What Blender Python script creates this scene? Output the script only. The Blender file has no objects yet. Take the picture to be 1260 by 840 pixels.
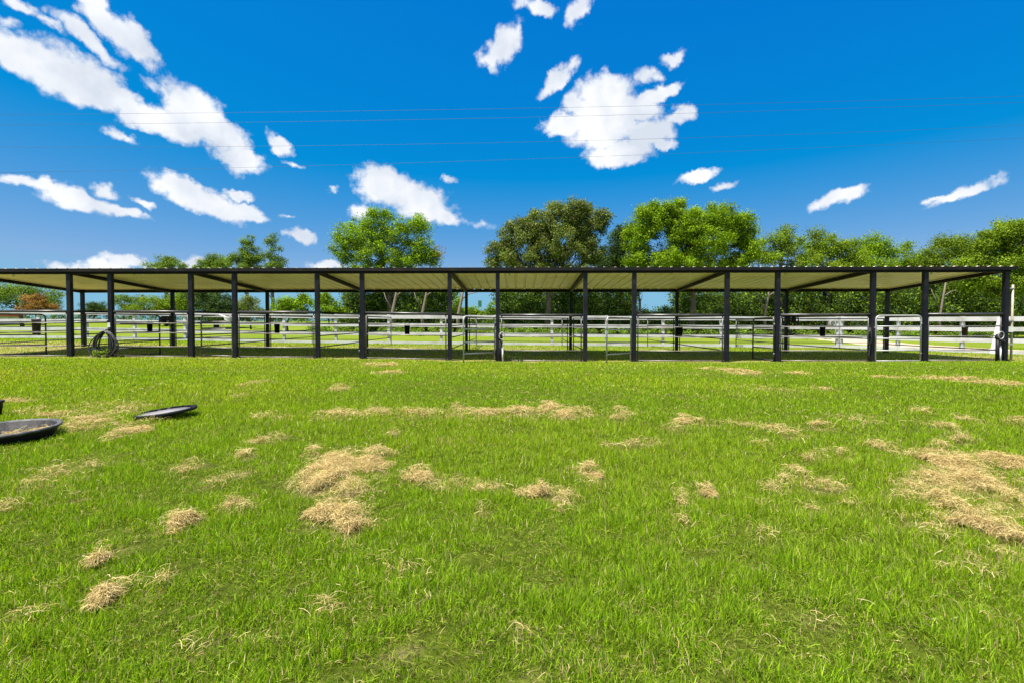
import bpy, math, random
import numpy as np
from mathutils import Vector, Matrix, noise as mnoise
random.seed(7); rng = np.random.default_rng(7)
C = bpy.context.scene.collection
SC = bpy.context.scene
R = math.radians

# ------------------------------------------------------------ camera, sky, sun, exposure
CAMH = 0.82; FOC = 600.0; PITCH = math.atan(15/600.0)
cam_d = bpy.data.cameras.new('camera'); cam = bpy.data.objects.new('camera', cam_d); C.objects.link(cam)
cam.location = (0, 0, CAMH); cam.rotation_euler = (R(90)-PITCH, 0, 0)
cam_d.lens = FOC/1260*36; cam_d.sensor_width = 36; cam_d.clip_start = 0.05; cam_d.clip_end = 6000
SC.camera = cam
SC.view_settings.view_transform = 'Standard'; SC.view_settings.look = 'None'
SC.view_settings.gamma = 1; SC.view_settings.exposure = 1.17; SC.view_settings.use_curve_mapping = False
SUNV = Vector((-0.26, -0.23, 0.94)).normalized()
SUN_EL = math.asin(SUNV.z); SUN_ROT = math.atan2(SUNV.x, SUNV.y)
sl = bpy.data.lights.new('sun', 'SUN'); sl.energy = 5.0; sl.angle = R(0.53); sl.color = (1, 0.955, 0.88)
so = bpy.data.objects.new('sun', sl); C.objects.link(so)
so.rotation_euler = SUNV.to_track_quat('Z', 'Y').to_euler(); so.location = (0, 0, 30)

SP, CP = math.sin(PITCH), math.cos(PITCH)
def ray(px, py):
    u = (px-630)/FOC; v = (420-py)/FOC
    return Vector((u, CP+v*SP, -SP+v*CP))
def at(px, py, Y):
    d = ray(px, py); k = Y/d.y
    return Vector((d.x*k, Y, CAMH+d.z*k))
def gnd(px, py, h=0.0):
    d = ray(px, py); k = (h-CAMH)/d.z
    return (d.x*k, d.y*k)

world = bpy.data.worlds.new('World'); SC.world = world; world.use_nodes = True
wn = world.node_tree; wn.nodes.clear(); WN = wn.nodes.new; WL = wn.links.new
def wmath(op, a, b=None, clamp=False):
    n = WN('ShaderNodeMath'); n.operation = op; n.use_clamp = clamp
    for i, v in enumerate((a, b)):
        if v is None: continue
        if isinstance(v, (int, float)): n.inputs[i].default_value = v
        else: WL(v, n.inputs[i])
    return n.outputs[0]
sky = WN('ShaderNodeTexSky'); sky.sky_type = 'NISHITA'; sky.sun_disc = False
sky.sun_elevation = SUN_EL; sky.sun_rotation = SUN_ROT; sky.altitude = 50
sky.air_density = 1.0; sky.dust_density = 0.35; sky.ozone_density = 4.0
hs = WN('ShaderNodeHueSaturation'); hs.inputs['Saturation'].default_value = 1.0; hs.inputs['Value'].default_value = 1.0
WL(sky.outputs[0], hs.inputs['Color'])
tint = WN('ShaderNodeMix'); tint.data_type = 'RGBA'; tint.blend_type = 'MULTIPLY'; tint.inputs[0].default_value = 1
tint.inputs[7].default_value = (1, 1, 1, 1); WL(hs.outputs[0], tint.inputs[6])
tc = WN('ShaderNodeTexCoord')
sep = WN('ShaderNodeSeparateXYZ'); WL(tc.outputs['Generated'], sep.inputs[0])
az = wmath('ARCTAN2', sep.outputs[0], sep.outputs[1])
hyp = wmath('SQRT', wmath('ADD', wmath('MULTIPLY', sep.outputs[0], sep.outputs[0]), wmath('MULTIPLY', sep.outputs[1], sep.outputs[1])))
el = wmath('ARCTAN2', sep.outputs[2], hyp)
comb = WN('ShaderNodeCombineXYZ'); WL(az, comb.inputs[0]); WL(el, comb.inputs[1])
def wnoise(scale, detail, rough, z=0.0):
    n = WN('ShaderNodeTexNoise'); n.inputs['Scale'].default_value = scale
    n.inputs['Detail'].default_value = detail; n.inputs['Roughness'].default_value = rough
    if z:
        m = WN('ShaderNodeVectorMath'); m.operation = 'ADD'; m.inputs[1].default_value = (z, z*2, 0)
        WL(comb.outputs[0], m.inputs[0]); WL(m.outputs[0], n.inputs['Vector'])
    else: WL(comb.outputs[0], n.inputs['Vector'])
    return n
wd = wnoise(17, 6, 0.6, 3.0)
dv = WN('ShaderNodeVectorMath'); dv.operation = 'SUBTRACT'; dv.inputs[1].default_value = (0.5, 0.5, 0.5); WL(wd.outputs['Color'], dv.inputs[0])
ds = WN('ShaderNodeVectorMath'); ds.operation = 'MULTIPLY'; ds.inputs[1].default_value = (0.07, 0.055, 0); WL(dv.outputs[0], ds.inputs[0])
wp = WN('ShaderNodeVectorMath'); wp.operation = 'ADD'; WL(comb.outputs[0], wp.inputs[0]); WL(ds.outputs[0], wp.inputs[1])
CLOUDS = [  # direction of each cloud given through the view ray, radii, tilt, density
 (128,22,62,17,38,1),(165,52,36,14,48,1),(25,6,34,9,10,.8),(110,50,42,12,28,.9),(8,27,22,8,10,.6),(65,32,25,6,20,.5),
 (45,78,70,24,20,1.1),(105,102,62,24,22,1.1),(150,125,42,14,30,1),(15,70,40,18,15,.9),
 (240,138,44,26,25,1.15),(205,152,55,15,6,1.1),(262,160,48,22,25,1.1),(296,195,34,17,20,1.05),(202,118,24,9,35,.6),
 (342,177,19,10,42,.95),(152,172,20,7,25,.55),(48,228,46,8,16,.85),(90,246,48,13,14,1.05),(135,260,50,6,8,.85),
 (132,234,17,8,4,.8),(176,250,17,5,18,.7),(225,236,46,13,16,1.05),(262,252,52,13,14,1.1),(300,262,34,9,8,1.05),(292,242,17,5,0,.9),
 (372,290,19,7,4,.95),(115,327,56,8,-4,.8),(160,324,34,7,0,.75),(356,265,8,3,0,.5),(409,234,8,5,-30,.55),(362,204,10,4,10,.4),
 (480,232,40,22,22,1.1),(515,247,42,18,18,1.1),(545,260,26,9,16,.9),(440,260,16,10,-15,.6),(402,328,26,6,0,.75),
 (620,58,25,19,-55,1),(604,74,16,9,-20,.6),(662,6,26,10,5,.9),(712,10,17,13,-50,.85),(686,98,26,11,-35,.95),(704,82,12,9,-50,.7),
 (832,71,20,7,-12,.75),(795,97,15,8,10,.7),(742,112,36,20,0,1.15),(745,150,48,30,0,1.2),(694,151,30,13,-8,1.2),(722,134,26,14,30,1.1),(806,118,34,8,-14,1.1),(782,138,34,16,0,1.1),
 (762,188,44,15,-4,1.15),(800,166,32,18,-10,1.15),(815,180,16,8,0,1),(840,144,17,10,5,.85),(862,214,26,6,-12,.75),(888,229,19,5,-2,.6),
 (1037,243,32,8,-14,.8),(1190,237,46,7,-17,.85),(1150,246,22,4,-6,.7),(552,219,9,4,5,.5),(235,326,14,9,0,.8),(555,219,8,4,0,.5),(598,276,16,5,5,.3)]
GRADE_M = (1.10, 0.616, 0.265); GRADE_A = (-1.67, 0.42, 3.94)
field = None
for (cx, cy, rx, ry, ang, den) in CLOUDS:
    d = ray(cx, cy); a = math.atan2(d.x, d.y); e = math.atan2(d.z, math.hypot(d.x, d.y))
    kx = math.cos(a)**2/FOC; ky = math.cos(a)*math.cos(e)**2/FOC*1.0
    mp = WN('ShaderNodeMapping'); mp.vector_type = 'TEXTURE'
    mp.inputs['Location'].default_value = (a, e, 0); mp.inputs['Rotation'].default_value = (0, 0, R(-ang))
    mp.inputs['Scale'].default_value = (rx*kx*1.27, ry*ky*1.4, 1)
    WL(wp.outputs[0], mp.inputs['Vector'])
    ln = WN('ShaderNodeVectorMath'); ln.operation = 'LENGTH'; WL(mp.outputs[0], ln.inputs[0])
    f = wmath('MULTIPLY', wmath('SUBTRACT', 1.0, ln.outputs['Value']), den)
    field = f if field is None else wmath('MAXIMUM', field, f)
n2 = wnoise(30, 9, 0.58); n3 = wnoise(9, 4, 0.55, 11.0)
# added cloud, out of view overhead and behind the camera, for whiter fill light
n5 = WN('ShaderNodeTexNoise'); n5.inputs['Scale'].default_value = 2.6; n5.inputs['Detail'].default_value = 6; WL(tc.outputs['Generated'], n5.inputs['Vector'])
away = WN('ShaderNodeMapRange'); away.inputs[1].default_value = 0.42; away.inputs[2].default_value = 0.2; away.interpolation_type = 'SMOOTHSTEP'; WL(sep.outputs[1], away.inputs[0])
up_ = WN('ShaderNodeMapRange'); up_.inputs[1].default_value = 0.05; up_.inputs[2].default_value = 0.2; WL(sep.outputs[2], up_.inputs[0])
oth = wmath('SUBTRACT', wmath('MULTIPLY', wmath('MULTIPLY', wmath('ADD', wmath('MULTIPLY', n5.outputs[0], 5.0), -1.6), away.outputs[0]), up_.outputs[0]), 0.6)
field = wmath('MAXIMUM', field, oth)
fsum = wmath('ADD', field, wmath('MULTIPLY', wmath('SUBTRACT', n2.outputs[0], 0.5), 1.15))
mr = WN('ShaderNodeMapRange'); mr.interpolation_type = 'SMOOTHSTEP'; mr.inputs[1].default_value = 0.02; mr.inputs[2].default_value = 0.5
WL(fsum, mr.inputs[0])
ccol = WN('ShaderNodeMapRange'); ccol.data_type = 'FLOAT'; ccol.inputs[1].default_value = 0.38; ccol.inputs[2].default_value = 0.66
WL(n3.outputs[0], ccol.inputs[0])
cm = WN('ShaderNodeMix'); cm.data_type = 'RGBA'; cm.inputs[6].default_value = (5.2, 5.7, 6.5, 1); cm.inputs[7].default_value = (8.0, 8.1, 8.3, 1)
WL(ccol.outputs[0], cm.inputs[0])
# deep, polarised blue: contrast grade of the sky radiance
gr1 = WN('ShaderNodeVectorMath'); gr1.operation = 'MULTIPLY_ADD'; gr1.inputs[1].default_value = GRADE_M; gr1.inputs[2].default_value = GRADE_A
WL(tint.outputs[2], gr1.inputs[0])
gr2 = WN('ShaderNodeVectorMath'); gr2.operation = 'MAXIMUM'; gr2.inputs[1].default_value = (0.01, 0.3, 0.8); WL(gr1.outputs[0], gr2.inputs[0])
gr3 = WN('ShaderNodeVectorMath'); gr3.operation = 'MINIMUM'; gr3.inputs[1].default_value = (1.75, 3.9, 6.3); WL(gr2.outputs[0], gr3.inputs[0])
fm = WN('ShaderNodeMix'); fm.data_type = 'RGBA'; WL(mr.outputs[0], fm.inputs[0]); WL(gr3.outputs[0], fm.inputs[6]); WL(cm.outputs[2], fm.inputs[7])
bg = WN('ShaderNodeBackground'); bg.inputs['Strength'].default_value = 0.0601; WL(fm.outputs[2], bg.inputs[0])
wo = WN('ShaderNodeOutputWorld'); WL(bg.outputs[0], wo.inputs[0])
world.cycles.sampling_method = 'MANUAL'; world.cycles.sample_map_resolution = 256

# ------------------------------------------------------------ helpers
def tag(o, label=None, cat=None, group=None, kind=None):
    if label: o['label'] = label
    if cat: o['category'] = cat
    if group: o['group'] = group
    if kind: o['kind'] = kind
    return o
def empty(name, loc, label=None, cat=None, group=None):
    o = bpy.data.objects.new(name, None); C.objects.link(o); o.location = loc; o.empty_display_size = .2
    return tag(o, label, cat, group)
def link_mesh(name, me, mat, parent=None):
    o = bpy.data.objects.new(name, me); C.objects.link(o)
    if mat: me.materials.append(mat)
    if parent is not None:
        o.parent = parent; o.matrix_parent_inverse = Matrix.Translation(-Vector(parent.location))
    return o
class MB:
    def __init__(s): s.v = []; s.f = []; s.sm = []
    def add(s, vs, fs, smooth=False):
        b = len(s.v); s.v += [tuple(v) for v in vs]; s.f += [tuple(i+b for i in f) for f in fs]; s.sm += [smooth]*len(fs); return s
    def box(s, c, sx, sy, sz, ux=Vector((1,0,0)), uy=Vector((0,1,0)), uz=Vector((0,0,1)), bev=0.0):
        c = Vector(c); vs = []
        for k in (-1,1):
            for (i,j) in ((-1,-1),(1,-1),(1,1),(-1,1)):
                vs.append(c+ux*(i*sx/2)+uy*(j*sy/2)+uz*(k*sz/2))
        return s.add(vs, [(0,3,2,1),(4,5,6,7),(0,1,5,4),(1,2,6,5),(2,3,7,6),(3,0,4,7)])
    def beam(s, a, b, w, h, up=Vector((0,0,1))):
        a = Vector(a); b = Vector(b); d = (b-a); L = d.length; d.normalize()
        sd = d.cross(up).normalized(); u2 = sd.cross(d).normalized()
        return s.box((a+b)/2, w, L, h, sd, d, u2)
    def tube(s, pts, r, n=8, closed=False, cap=True):
        pts = [Vector(p) for p in pts]; m = len(pts)
        rs = r if isinstance(r, (list, tuple)) else [r]*m
        vs = []; up = None
        for i, p in enumerate(pts):
            if closed: d = pts[(i+1) % m]-pts[i-1]
            else: d = pts[min(i+1, m-1)]-pts[max(i-1, 0)]
            d.normalize()
            if up is None:
                up = Vector((0,0,1)) if abs(d.z) < .9 else Vector((1,0,0))
            a = d.cross(up)
            if a.length < 1e-5: a = d.cross(Vector((0.3,1,.2)))
            a.normalize(); b = a.cross(d).normalized(); up = b
            for k in range(n):
                t = 2*math.pi*k/n; vs.append(p+a*(math.cos(t)*rs[i])+b*(math.sin(t)*rs[i]))
        fs = []
        for i in range(m if closed else m-1):
            for k in range(n):
                k2 = (k+1) % n; j = (i+1) % m
                fs.append((i*n+k, i*n+k2, j*n+k2, j*n+k))
        s.add(vs, fs, True)
        if cap and not closed:
            b = len(s.v)-len(vs)
            s.f += [tuple(b+k for k in reversed(range(n))), tuple(b+(m-1)*n+k for k in range(n))]; s.sm += [False, False]
        return s
    def lathe(s, c, prof, n=32, ax=Vector((1,0,0)), ay=Vector((0,1,0)), az=Vector((0,0,1)), sq=(1,1)):
        c = Vector(c); vs = []
        for (r, z) in prof:
            for k in range(n):
                t = 2*math.pi*k/n; vs.append(c+ax*(math.cos(t)*r*sq[0])+ay*(math.sin(t)*r*sq[1])+az*z)
        fs = []
        for i in range(len(prof)-1):
            for k in range(n):
                k2 = (k+1) % n; fs.append((i*n+k, i*n+k2, (i+1)*n+k2, (i+1)*n+k))
        return s.add(vs, fs, True)
    def build(s, name, mat, parent=None):
        me = bpy.data.meshes.new(name); me.from_pydata(s.v, [], s.f)
        me.polygons.foreach_set('use_smooth', s.sm); me.update()
        return link_mesh(name, me, mat, parent)

def np_mesh(name, V, loops, sizes, mat, parent=None, col=None, smooth=False):
    me = bpy.data.meshes.new(name); nv = len(V)
    me.vertices.add(nv); me.vertices.foreach_set('co', V.astype(np.float32).ravel())
    me.loops.add(len(loops)); me.loops.foreach_set('vertex_index', loops.astype(np.int32))
    starts = np.concatenate(([0], np.cumsum(sizes)[:-1])).astype(np.int32)
    me.polygons.add(len(sizes)); me.polygons.foreach_set('loop_start', starts)
    me.polygons.foreach_set('loop_total', sizes.astype(np.int32))
    if smooth: me.polygons.foreach_set('use_smooth', np.ones(len(sizes), bool))
    if col is not None:
        a = me.attributes.new('col', 'FLOAT_COLOR', 'POINT')
        c4 = np.ones((nv, 4), np.float32); c4[:, :3] = col; a.data.foreach_set('color', c4.ravel())
    me.update(calc_edges=True); me.validate()
    return link_mesh(name, me, mat, parent)

# ------------------------------------------------------------ materials
def mat(name, col, rough=.6, metal=0, spec=.5, noise=None, bump=None, attr=None, trans=0, ramp=None):
    m = bpy.data.materials.new(name); m.use_nodes = True; nt = m.node_tree; N = nt.nodes.new; L = nt.links.new
    b = nt.nodes['Principled BSDF']; out = nt.nodes['Material Output']
    b.inputs['Base Color'].default_value = (*col, 1); b.inputs['Roughness'].default_value = rough
    b.inputs['Metallic'].default_value = metal; b.inputs['Specular IOR Level'].default_value = spec
    tcn = N('ShaderNodeTexCoord'); src = None
    if attr:
        a = N('ShaderNodeAttribute'); a.attribute_name = attr; src = a.outputs['Color']
    if noise:   # (scale, colour2, lo, hi[, detail])
        sc_, c2, lo, hi = noise[:4]
        n = N('ShaderNodeTexNoise'); n.inputs['Scale'].default_value = sc_; n.inputs['Detail'].default_value = 6
        L(tcn.outputs['Object'], n.inputs['Vector'])
        r = N('ShaderNodeMapRange'); r.inputs[1].default_value = lo; r.inputs[2].default_value = hi; L(n.outputs[0], r.inputs[0])
        mx = N('ShaderNodeMix'); mx.data_type = 'RGBA'; L(r.outputs[0], mx.inputs[0])
        if src: L(src, mx.inputs[6])
        else: mx.inputs[6].default_value = (*col, 1)
        mx.inputs[7].default_value = (*c2, 1); src = mx.outputs[2]
        rr = N('ShaderNodeMapRange'); rr.inputs[3].default_value = max(0, rough-.1); rr.inputs[4].default_value = min(1, rough+.12)
        L(n.outputs[0], rr.inputs[0]); L(rr.outputs[0], b.inputs['Roughness'])
    if src: L(src, b.inputs['Base Color'])
    if bump:
        n = N('ShaderNodeTexNoise'); n.inputs['Scale'].default_value = bump[0]; n.inputs['Detail'].default_value = 5
        L(tcn.outputs['Object'], n.inputs['Vector'])
        bp = N('ShaderNodeBump'); bp.inputs['Strength'].default_value = bump[1]; bp.inputs['Distance'].default_value = bump[2]
        L(n.outputs[0], bp.inputs['Height']); L(bp.outputs[0], b.inputs['Normal'])
    if trans:
        t = N('ShaderNodeBsdfTranslucent')
        if src:
            g = N('ShaderNodeMix'); g.data_type = 'RGBA'; g.blend_type = 'MULTIPLY'; g.inputs[0].default_value = 1
            L(src, g.inputs[6]); g.inputs[7].default_value = (1.5, 1.5, .3, 1); L(g.outputs[2], t.inputs['Color'])
        else: t.inputs['Color'].default_value = (*col, 1)
        ms = N('ShaderNodeMixShader'); ms.inputs[0].default_value = trans
        L(b.outputs[0], ms.inputs[1]); L(t.outputs[0], ms.inputs[2]); L(ms.outputs[0], out.inputs['Surface'])
    return m
M = {}
M['black'] = mat('black_paint', (.006,.006,.012), .42, spec=.3, noise=(3,(.022,.02,.022),.5,.8), bump=(40,.15,.01))
M['beam'] = mat('dark_beam', (.005,.0045,.0045), .65, spec=.25, noise=(2,(.025,.016,.010),.5,.8), bump=(40,.15,.01))
M['rail_dark'] = mat('dark_pipe', (.05,.05,.055), .36, .3, noise=(4,(.11,.09,.075),.5,.75))
M['galv'] = mat('galvanised_pipe', (.38,.38,.385), .45, .2, noise=(6,(.2,.17,.15),.5,.8))
M['oldgalv'] = mat('weathered_pipe', (.20,.19,.185), .45, .35, noise=(6,(.12,.08,.06),.45,.75))
M['roof'] = mat('roof_sheet', (.90,.82,.56), .45, .0, noise=(1.3,(.74,.62,.38),.5,.8), bump=(6,.15,.01))
M['white'] = mat('white_boards', (.50,.50,.51), .6, noise=(2.2,(.34,.335,.31),.45,.75), bump=(30,.2,.01))
M['rubber'] = mat('black_rubber', (.009,.009,.010), .6, spec=.25, noise=(9,(.035,.032,.03),.55,.75), bump=(25,.4,.02))
M['rimgrey'] = mat('scuffed_rim', (.05,.05,.052), .6, spec=.3, noise=(14,(.13,.125,.12),.45,.65))
M['dusty'] = mat('dusty_rubber', (.21,.20,.22), .7, noise=(9,(.15,.135,.13),.42,.7), bump=(25,.4,.02))
M['hose'] = mat('black_hose', (.02,.021,.024), .4, noise=(14,(.075,.07,.065),.5,.62))
M['strap'] = mat('dark_strap', (.022,.015,.014), .6)
M['pvc'] = mat('white_pipe', (.66,.66,.62), .45, noise=(7,(.45,.42,.36),.5,.8))
M['tan_pole'] = mat('tan_conduit', (.42,.36,.25), .55, noise=(5,(.26,.22,.16),.5,.8))
M['bulb'] = mat('cream_bulb', (.85,.8,.55), .25)
M['bark'] = mat('bark', (.07,.055,.042), .85, noise=(3,(.14,.12,.10),.45,.75), bump=(12,.6,.05))
M['palebark'] = mat('pale_bark', (.17,.14,.105), .85, noise=(3,(.18,.14,.1),.45,.75), bump=(12,.6,.05))
M['leaf'] = mat('leaf', (.08,.14,.03), .62, attr='col', trans=.32, spec=.08)
M['blade'] = mat('grass_blade', (.1,.2,.02), .6, attr='col', trans=.42, spec=.05)
M['hay'] = mat('dry_hay', (.5,.38,.2), .75, attr='col', trans=.15, spec=.15)
M['dirt'] = mat('sandy_gravel', (.44,.35,.25), .95, noise=(3,(.33,.26,.17),.4,.7), bump=(15,.4,.02))
M['green_sign'] = mat('sign_green', (.02,.16,.09), .5)
M['steel'] = mat('steel_post', (.4,.42,.42), .4, .6)
M['wire'] = mat('wire', (.03,.035,.05), .6)
M['redroof'] = mat('red_roof', (.55,.09,.05), .5, noise=(2,(.42,.06,.04),.4,.7))
M['siding'] = mat('pale_siding', (.62,.62,.60), .6, noise=(1.5,(.5,.5,.48),.4,.7))

# ------------------------------------------------------------ terrain
def sm(a, b, t):
    t = np.clip((t-a)/(b-a), 0, 1); return t*t*(3-2*t)
_XB = [-40,-21,-10.5,-3.3,1.8,9.4,14.3,18,40]; _ZB = [.42,.36,.17,.12,.08,.03,.01,-.09,-.12]
_XA = [-40,-12.5,-4.5,0,6,13.4,40]; _ZA = [.08,.05,.01,-.07,-.07,-.045,-.045]
def gz(x, y):
    x = np.asarray(x, float); y = np.asarray(y, float)
    a = np.interp(x, _XA, _ZA)*sm(6, 12.5, y); b = np.interp(x, _XB, _ZB)
    h = a+(b-a)*sm(14, 21, y)
    h = h+sm(26, 85, y)*1.75+sm(85, 400, y)*0.6
    h = h+(np.sin(x*1.7+y*.6)*.010+np.sin(x*.63-y*1.3+1)*.014+np.sin(x*3.1+2)*np.sin(y*2.6)*.007)*sm(1, 3, y)*(1-sm(9, 12, y))
    return h
def G(x, y): return float(gz(x, y))

# dry grass density field (world metres): centre, radii, angle, strength
HAY = []
def hay(px, py, rx, ry, s=1.0, ang=0.0):
    x, y = gnd(px, py); dist = y
    kx = dist/FOC; x2, y2 = gnd(px, py-ry*0.5); ky = abs(y2-y)/(ry*0.5)
    HAY.append((x, y, max(rx*kx*.8, .02), max(ry*ky*.8, .03), ang, s))
for a in [(415,572,34,14,1.3),(458,568,22,12,1.3),(405,596,34,14,1.2),(432,606,30,14,1.0),(392,604,22,10,.9),(402,632,24,14,1.2),(428,642,24,14,1.1),(445,655,16,8,1),(424,664,20,8,.8),
 (385,560,12,6,.8),(325,512,16,4,.5),(350,514,20,4,.4),(460,512,30,6,.7),(500,513,30,7,.7),(560,513,30,6,.8),(565,503,10,4,.8),(600,514,40,6,.75),(640,511,28,6,1),(672,503,17,6,1.2),(700,516,30,6,1.1),(722,510,16,5,.9),
 (764,509,12,5,1),(760,520,12,4,.7),(482,538,14,4,.8),(550,549,20,5,.4),(515,586,16,8,1.2),(530,592,12,7,1),(545,600,16,6,1.1),(566,597,13,6,1.1),(590,600,13,5,.9),(608,598,10,4,.8),(640,606,16,5,.9),(664,607,16,6,1.3),(690,614,20,8,1.1),(706,612,12,6,1),(697,632,10,8,.8),(727,584,18,7,1.2),
 (590,633,9,9,.7),(730,600,18,6,.4),(225,643,22,11,1.4),(285,625,14,9,1.1),(300,632,10,6,.8),(235,577,15,6,1),(262,592,16,9,.6),(305,565,12,6,1),(300,582,12,8,.7),(336,543,9,8,.9),(322,548,8,6,.7),
 (120,690,12,12,1),(135,735,24,8,1.1),(192,730,15,12,.9),(150,672,20,5,.5),(45,600,24,8,.8),(98,615,13,5,1),(10,627,20,6,.9),(70,585,24,8,.4),(120,575,24,6,.5),(75,512,40,5,.55),(150,505,36,5,.55),(110,518,30,5,.6),(420,512,40,5,.6),(70,592,40,8,.55),(430,655,26,8,.6),(370,590,16,14,.5),(470,585,16,12,.5),(60,730,30,10,.3),(110,525,40,10,.6),(60,505,50,6,.35),(150,510,20,4,.5),(20,495,26,3,.7),
 (186,522,9,3,1.1),(170,528,11,3,1.2),(152,537,12,4,1.1),(134,545,10,4,1),(60,535,18,5,.9),(85,532,18,4,.8),(130,500,40,6,.35),
 (840,518,14,5,1),(828,528,10,5,.8),(800,545,18,5,.8),(780,549,14,4,.8),(760,553,16,4,.7),(870,521,18,3,.8),(915,520,22,4,.8),(950,525,26,4,.5),(1010,527,20,4,.7),(975,536,12,5,.8),(940,547,14,5,.5),
 (873,606,9,7,1.1),(832,640,10,10,.7),(842,615,9,8,.6),(838,622,9,8,.5),(962,602,14,8,1.1),(985,585,9,12,1),(972,592,8,8,.8),(1012,563,22,5,1),(1040,561,14,6,1),(1018,600,24,7,.8),(940,622,18,8,.5),(1008,630,14,9,.7),(1048,619,10,5,.7),(940,660,14,14,.45),
 (1065,543,20,4,.9),(1010,480,16,2,.6),(985,457,14,2,.9),(910,455,22,4,1),(880,452,16,2,.6),(1090,465,24,3,.7),(1180,467,34,2.5,1.2),(1225,472,38,2.5,1.2),(1150,465,20,3,.7),(1190,545,16,4,1),(1170,528,16,5,.9),(1250,518,16,3,1),(1200,517,20,4,.5),(1130,505,30,3,.5),
 (1155,553,16,5,1),(1160,563,28,8,1.2),(1180,573,34,9,1.25),(1225,566,30,10,1.3),(1250,572,20,12,1.3),(1145,592,34,10,1),(1200,597,40,12,1.1),(1250,600,24,14,1.1),(1105,612,26,8,.9),(1160,622,34,8,1.1),(1180,632,26,9,1.2),(1205,645,26,9,1.3),(1232,660,26,10,1.3),(1255,676,24,12,1.2),(1135,645,20,10,1),(1150,665,20,6,.9),(1185,690,26,8,.7),(1215,705,26,8,.6),(1240,632,28,12,1),(1185,585,50,16,.75),(1235,615,36,20,.8),(1175,608,40,14,.7),(1225,690,34,14,.75),(1165,645,24,10,.7),(1120,600,24,12,.6),(1125,560,20,8,.6),(1160,700,20,6,.4),(1225,772,14,12,.6),
 (648,795,9,16,.9),(490,805,24,14,.6),(395,755,24,10,.6),(520,730,12,30,.2),(480,700,60,30,.12),(700,830,60,12,.3),(310,474,10,3,.8),(300,484,8,5,.4),(415,477,14,3,.9),(480,459,22,2,.9),(470,448,30,2.5,.7),(250,800,50,20,.2),(30,765,30,10,.5),(330,790,24,10,.3),(860,800,40,20,.15),(1000,760,40,20,.15),(1050,520,60,8,.2),(940,480,50,6,.2)]:
    hay(*a)
def hayd(x, y):
    d = np.zeros_like(x)
    for (hx, hy, rx, ry, an, s) in HAY:
        q = ((x-hx)/rx)**2+((y-hy)/ry)**2
        d = np.maximum(d, s*np.exp(-q*1.3))
    return d
def vnoise(x, y, f, seed):
    r = np.random.default_rng(seed); o = np.zeros_like(x)
    for k in range(9):
        a = r.uniform(0, 6.283); ff = f*r.uniform(.6, 1.7); o += np.sin((x*math.cos(a)+y*math.sin(a))*ff+r.uniform(0, 6.28))
    return o/4.5

def grid(name, xs, ys, m, zoff=0, attr=True):
    X, Y = np.meshgrid(xs, ys); Z = gz(X, Y)+zoff
    V = np.stack([X.ravel(), Y.ravel(), Z.ravel()], 1)
    nx, ny = len(xs), len(ys); i = np.arange(nx-1)[None, :]+np.arange(ny-1)[:, None]*nx
    F = np.stack([i, i+1, i+1+nx, i+nx], -1).reshape(-1, 4)
    x, y = V[:, 0], V[:, 1]
    d = np.clip(hayd(x, y), 0, 1.1)/1.1
    n = vnoise(x, y, 1.2, 4)*.5+vnoise(x, y, .35, 9)*.5
    green = np.stack([.07+.02*n, .095+.02*n, .008+.003*n], 1)  # near soil darkened in colour so gaps between blades read as shade
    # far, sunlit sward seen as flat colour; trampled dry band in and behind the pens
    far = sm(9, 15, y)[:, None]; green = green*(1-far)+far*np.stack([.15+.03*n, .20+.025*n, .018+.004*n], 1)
    pen = sm(15.5, 17, y)*(1-sm(20.5, 23, y))*(np.abs(x+2) < 30)*np.clip(.55+vnoise(x, y, .8, 5)*.5-.2*vnoise(x, y, 3, 6), 0, 1)
    pen2 = sm(12.9, 13.4, y)*(1-sm(17, 18, y))*.6
    dry = np.clip(np.maximum(np.maximum(d*.9, pen*.9), pen2), 0, 1)[:, None]
    col = green*(1-dry)+dry*np.array([.34, .25, .12])
    o = np_mesh(name, V, F.ravel(), np.full(len(F), 4), m, None, col, True)
    return tag(o, kind='structure')
gm = mat('ground_grass', (.08,.12,.02), .95, attr='col', bump=(60,.9,.03), spec=.05)
nt = gm.node_tree
b_ = nt.nodes['Principled BSDF']; lk = [l for l in nt.links if l.to_socket == b_.inputs['Base Color']][0]; srcs = lk.from_socket
tcn = nt.nodes.new('ShaderNodeTexCoord'); nn = nt.nodes.new('ShaderNodeTexNoise'); nn.inputs['Scale'].default_value = 14; nn.inputs['Detail'].default_value = 10; nn.inputs['Roughness'].default_value = .75
nt.links.new(tcn.outputs['Object'], nn.inputs['Vector'])
mrn = nt.nodes.new('ShaderNodeMapRange'); mrn.inputs[1].default_value = .3; mrn.inputs[2].default_value = .7; mrn.inputs[3].default_value = .3; mrn.inputs[4].default_value = 1.5
nt.links.new(nn.outputs[0], mrn.inputs[0])
mm = nt.nodes.new('ShaderNodeVectorMath'); mm.operation = 'SCALE'; nt.links.new(srcs, mm.inputs[0]); nt.links.new(mrn.outputs[0], mm.inputs['Scale'])
nt.links.new(mm.outputs[0], b_.inputs['Base Color'])
def spaced(segs):
    o = []
    for a, b, s in segs: o += list(np.arange(a, b, s))
    return np.array(o)
xs = spaced([(-1500,-200,130),(-200,-40,16),(-40,-18,1.0),(-18,-7,.16),(-7,7,.07),(7,18,.16),(18,40,1.0),(40,200,16),(200,1501,130)])
ys = spaced([(-300,-20,40),(-20,0,2),(0,.6,.2),(.6,6,.06),(6,14.5,.13),(14.5,26,.35),(26,100,2.5),(100,400,25),(400,3001,200)])
ground = grid('ground', xs, ys, gm)

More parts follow.
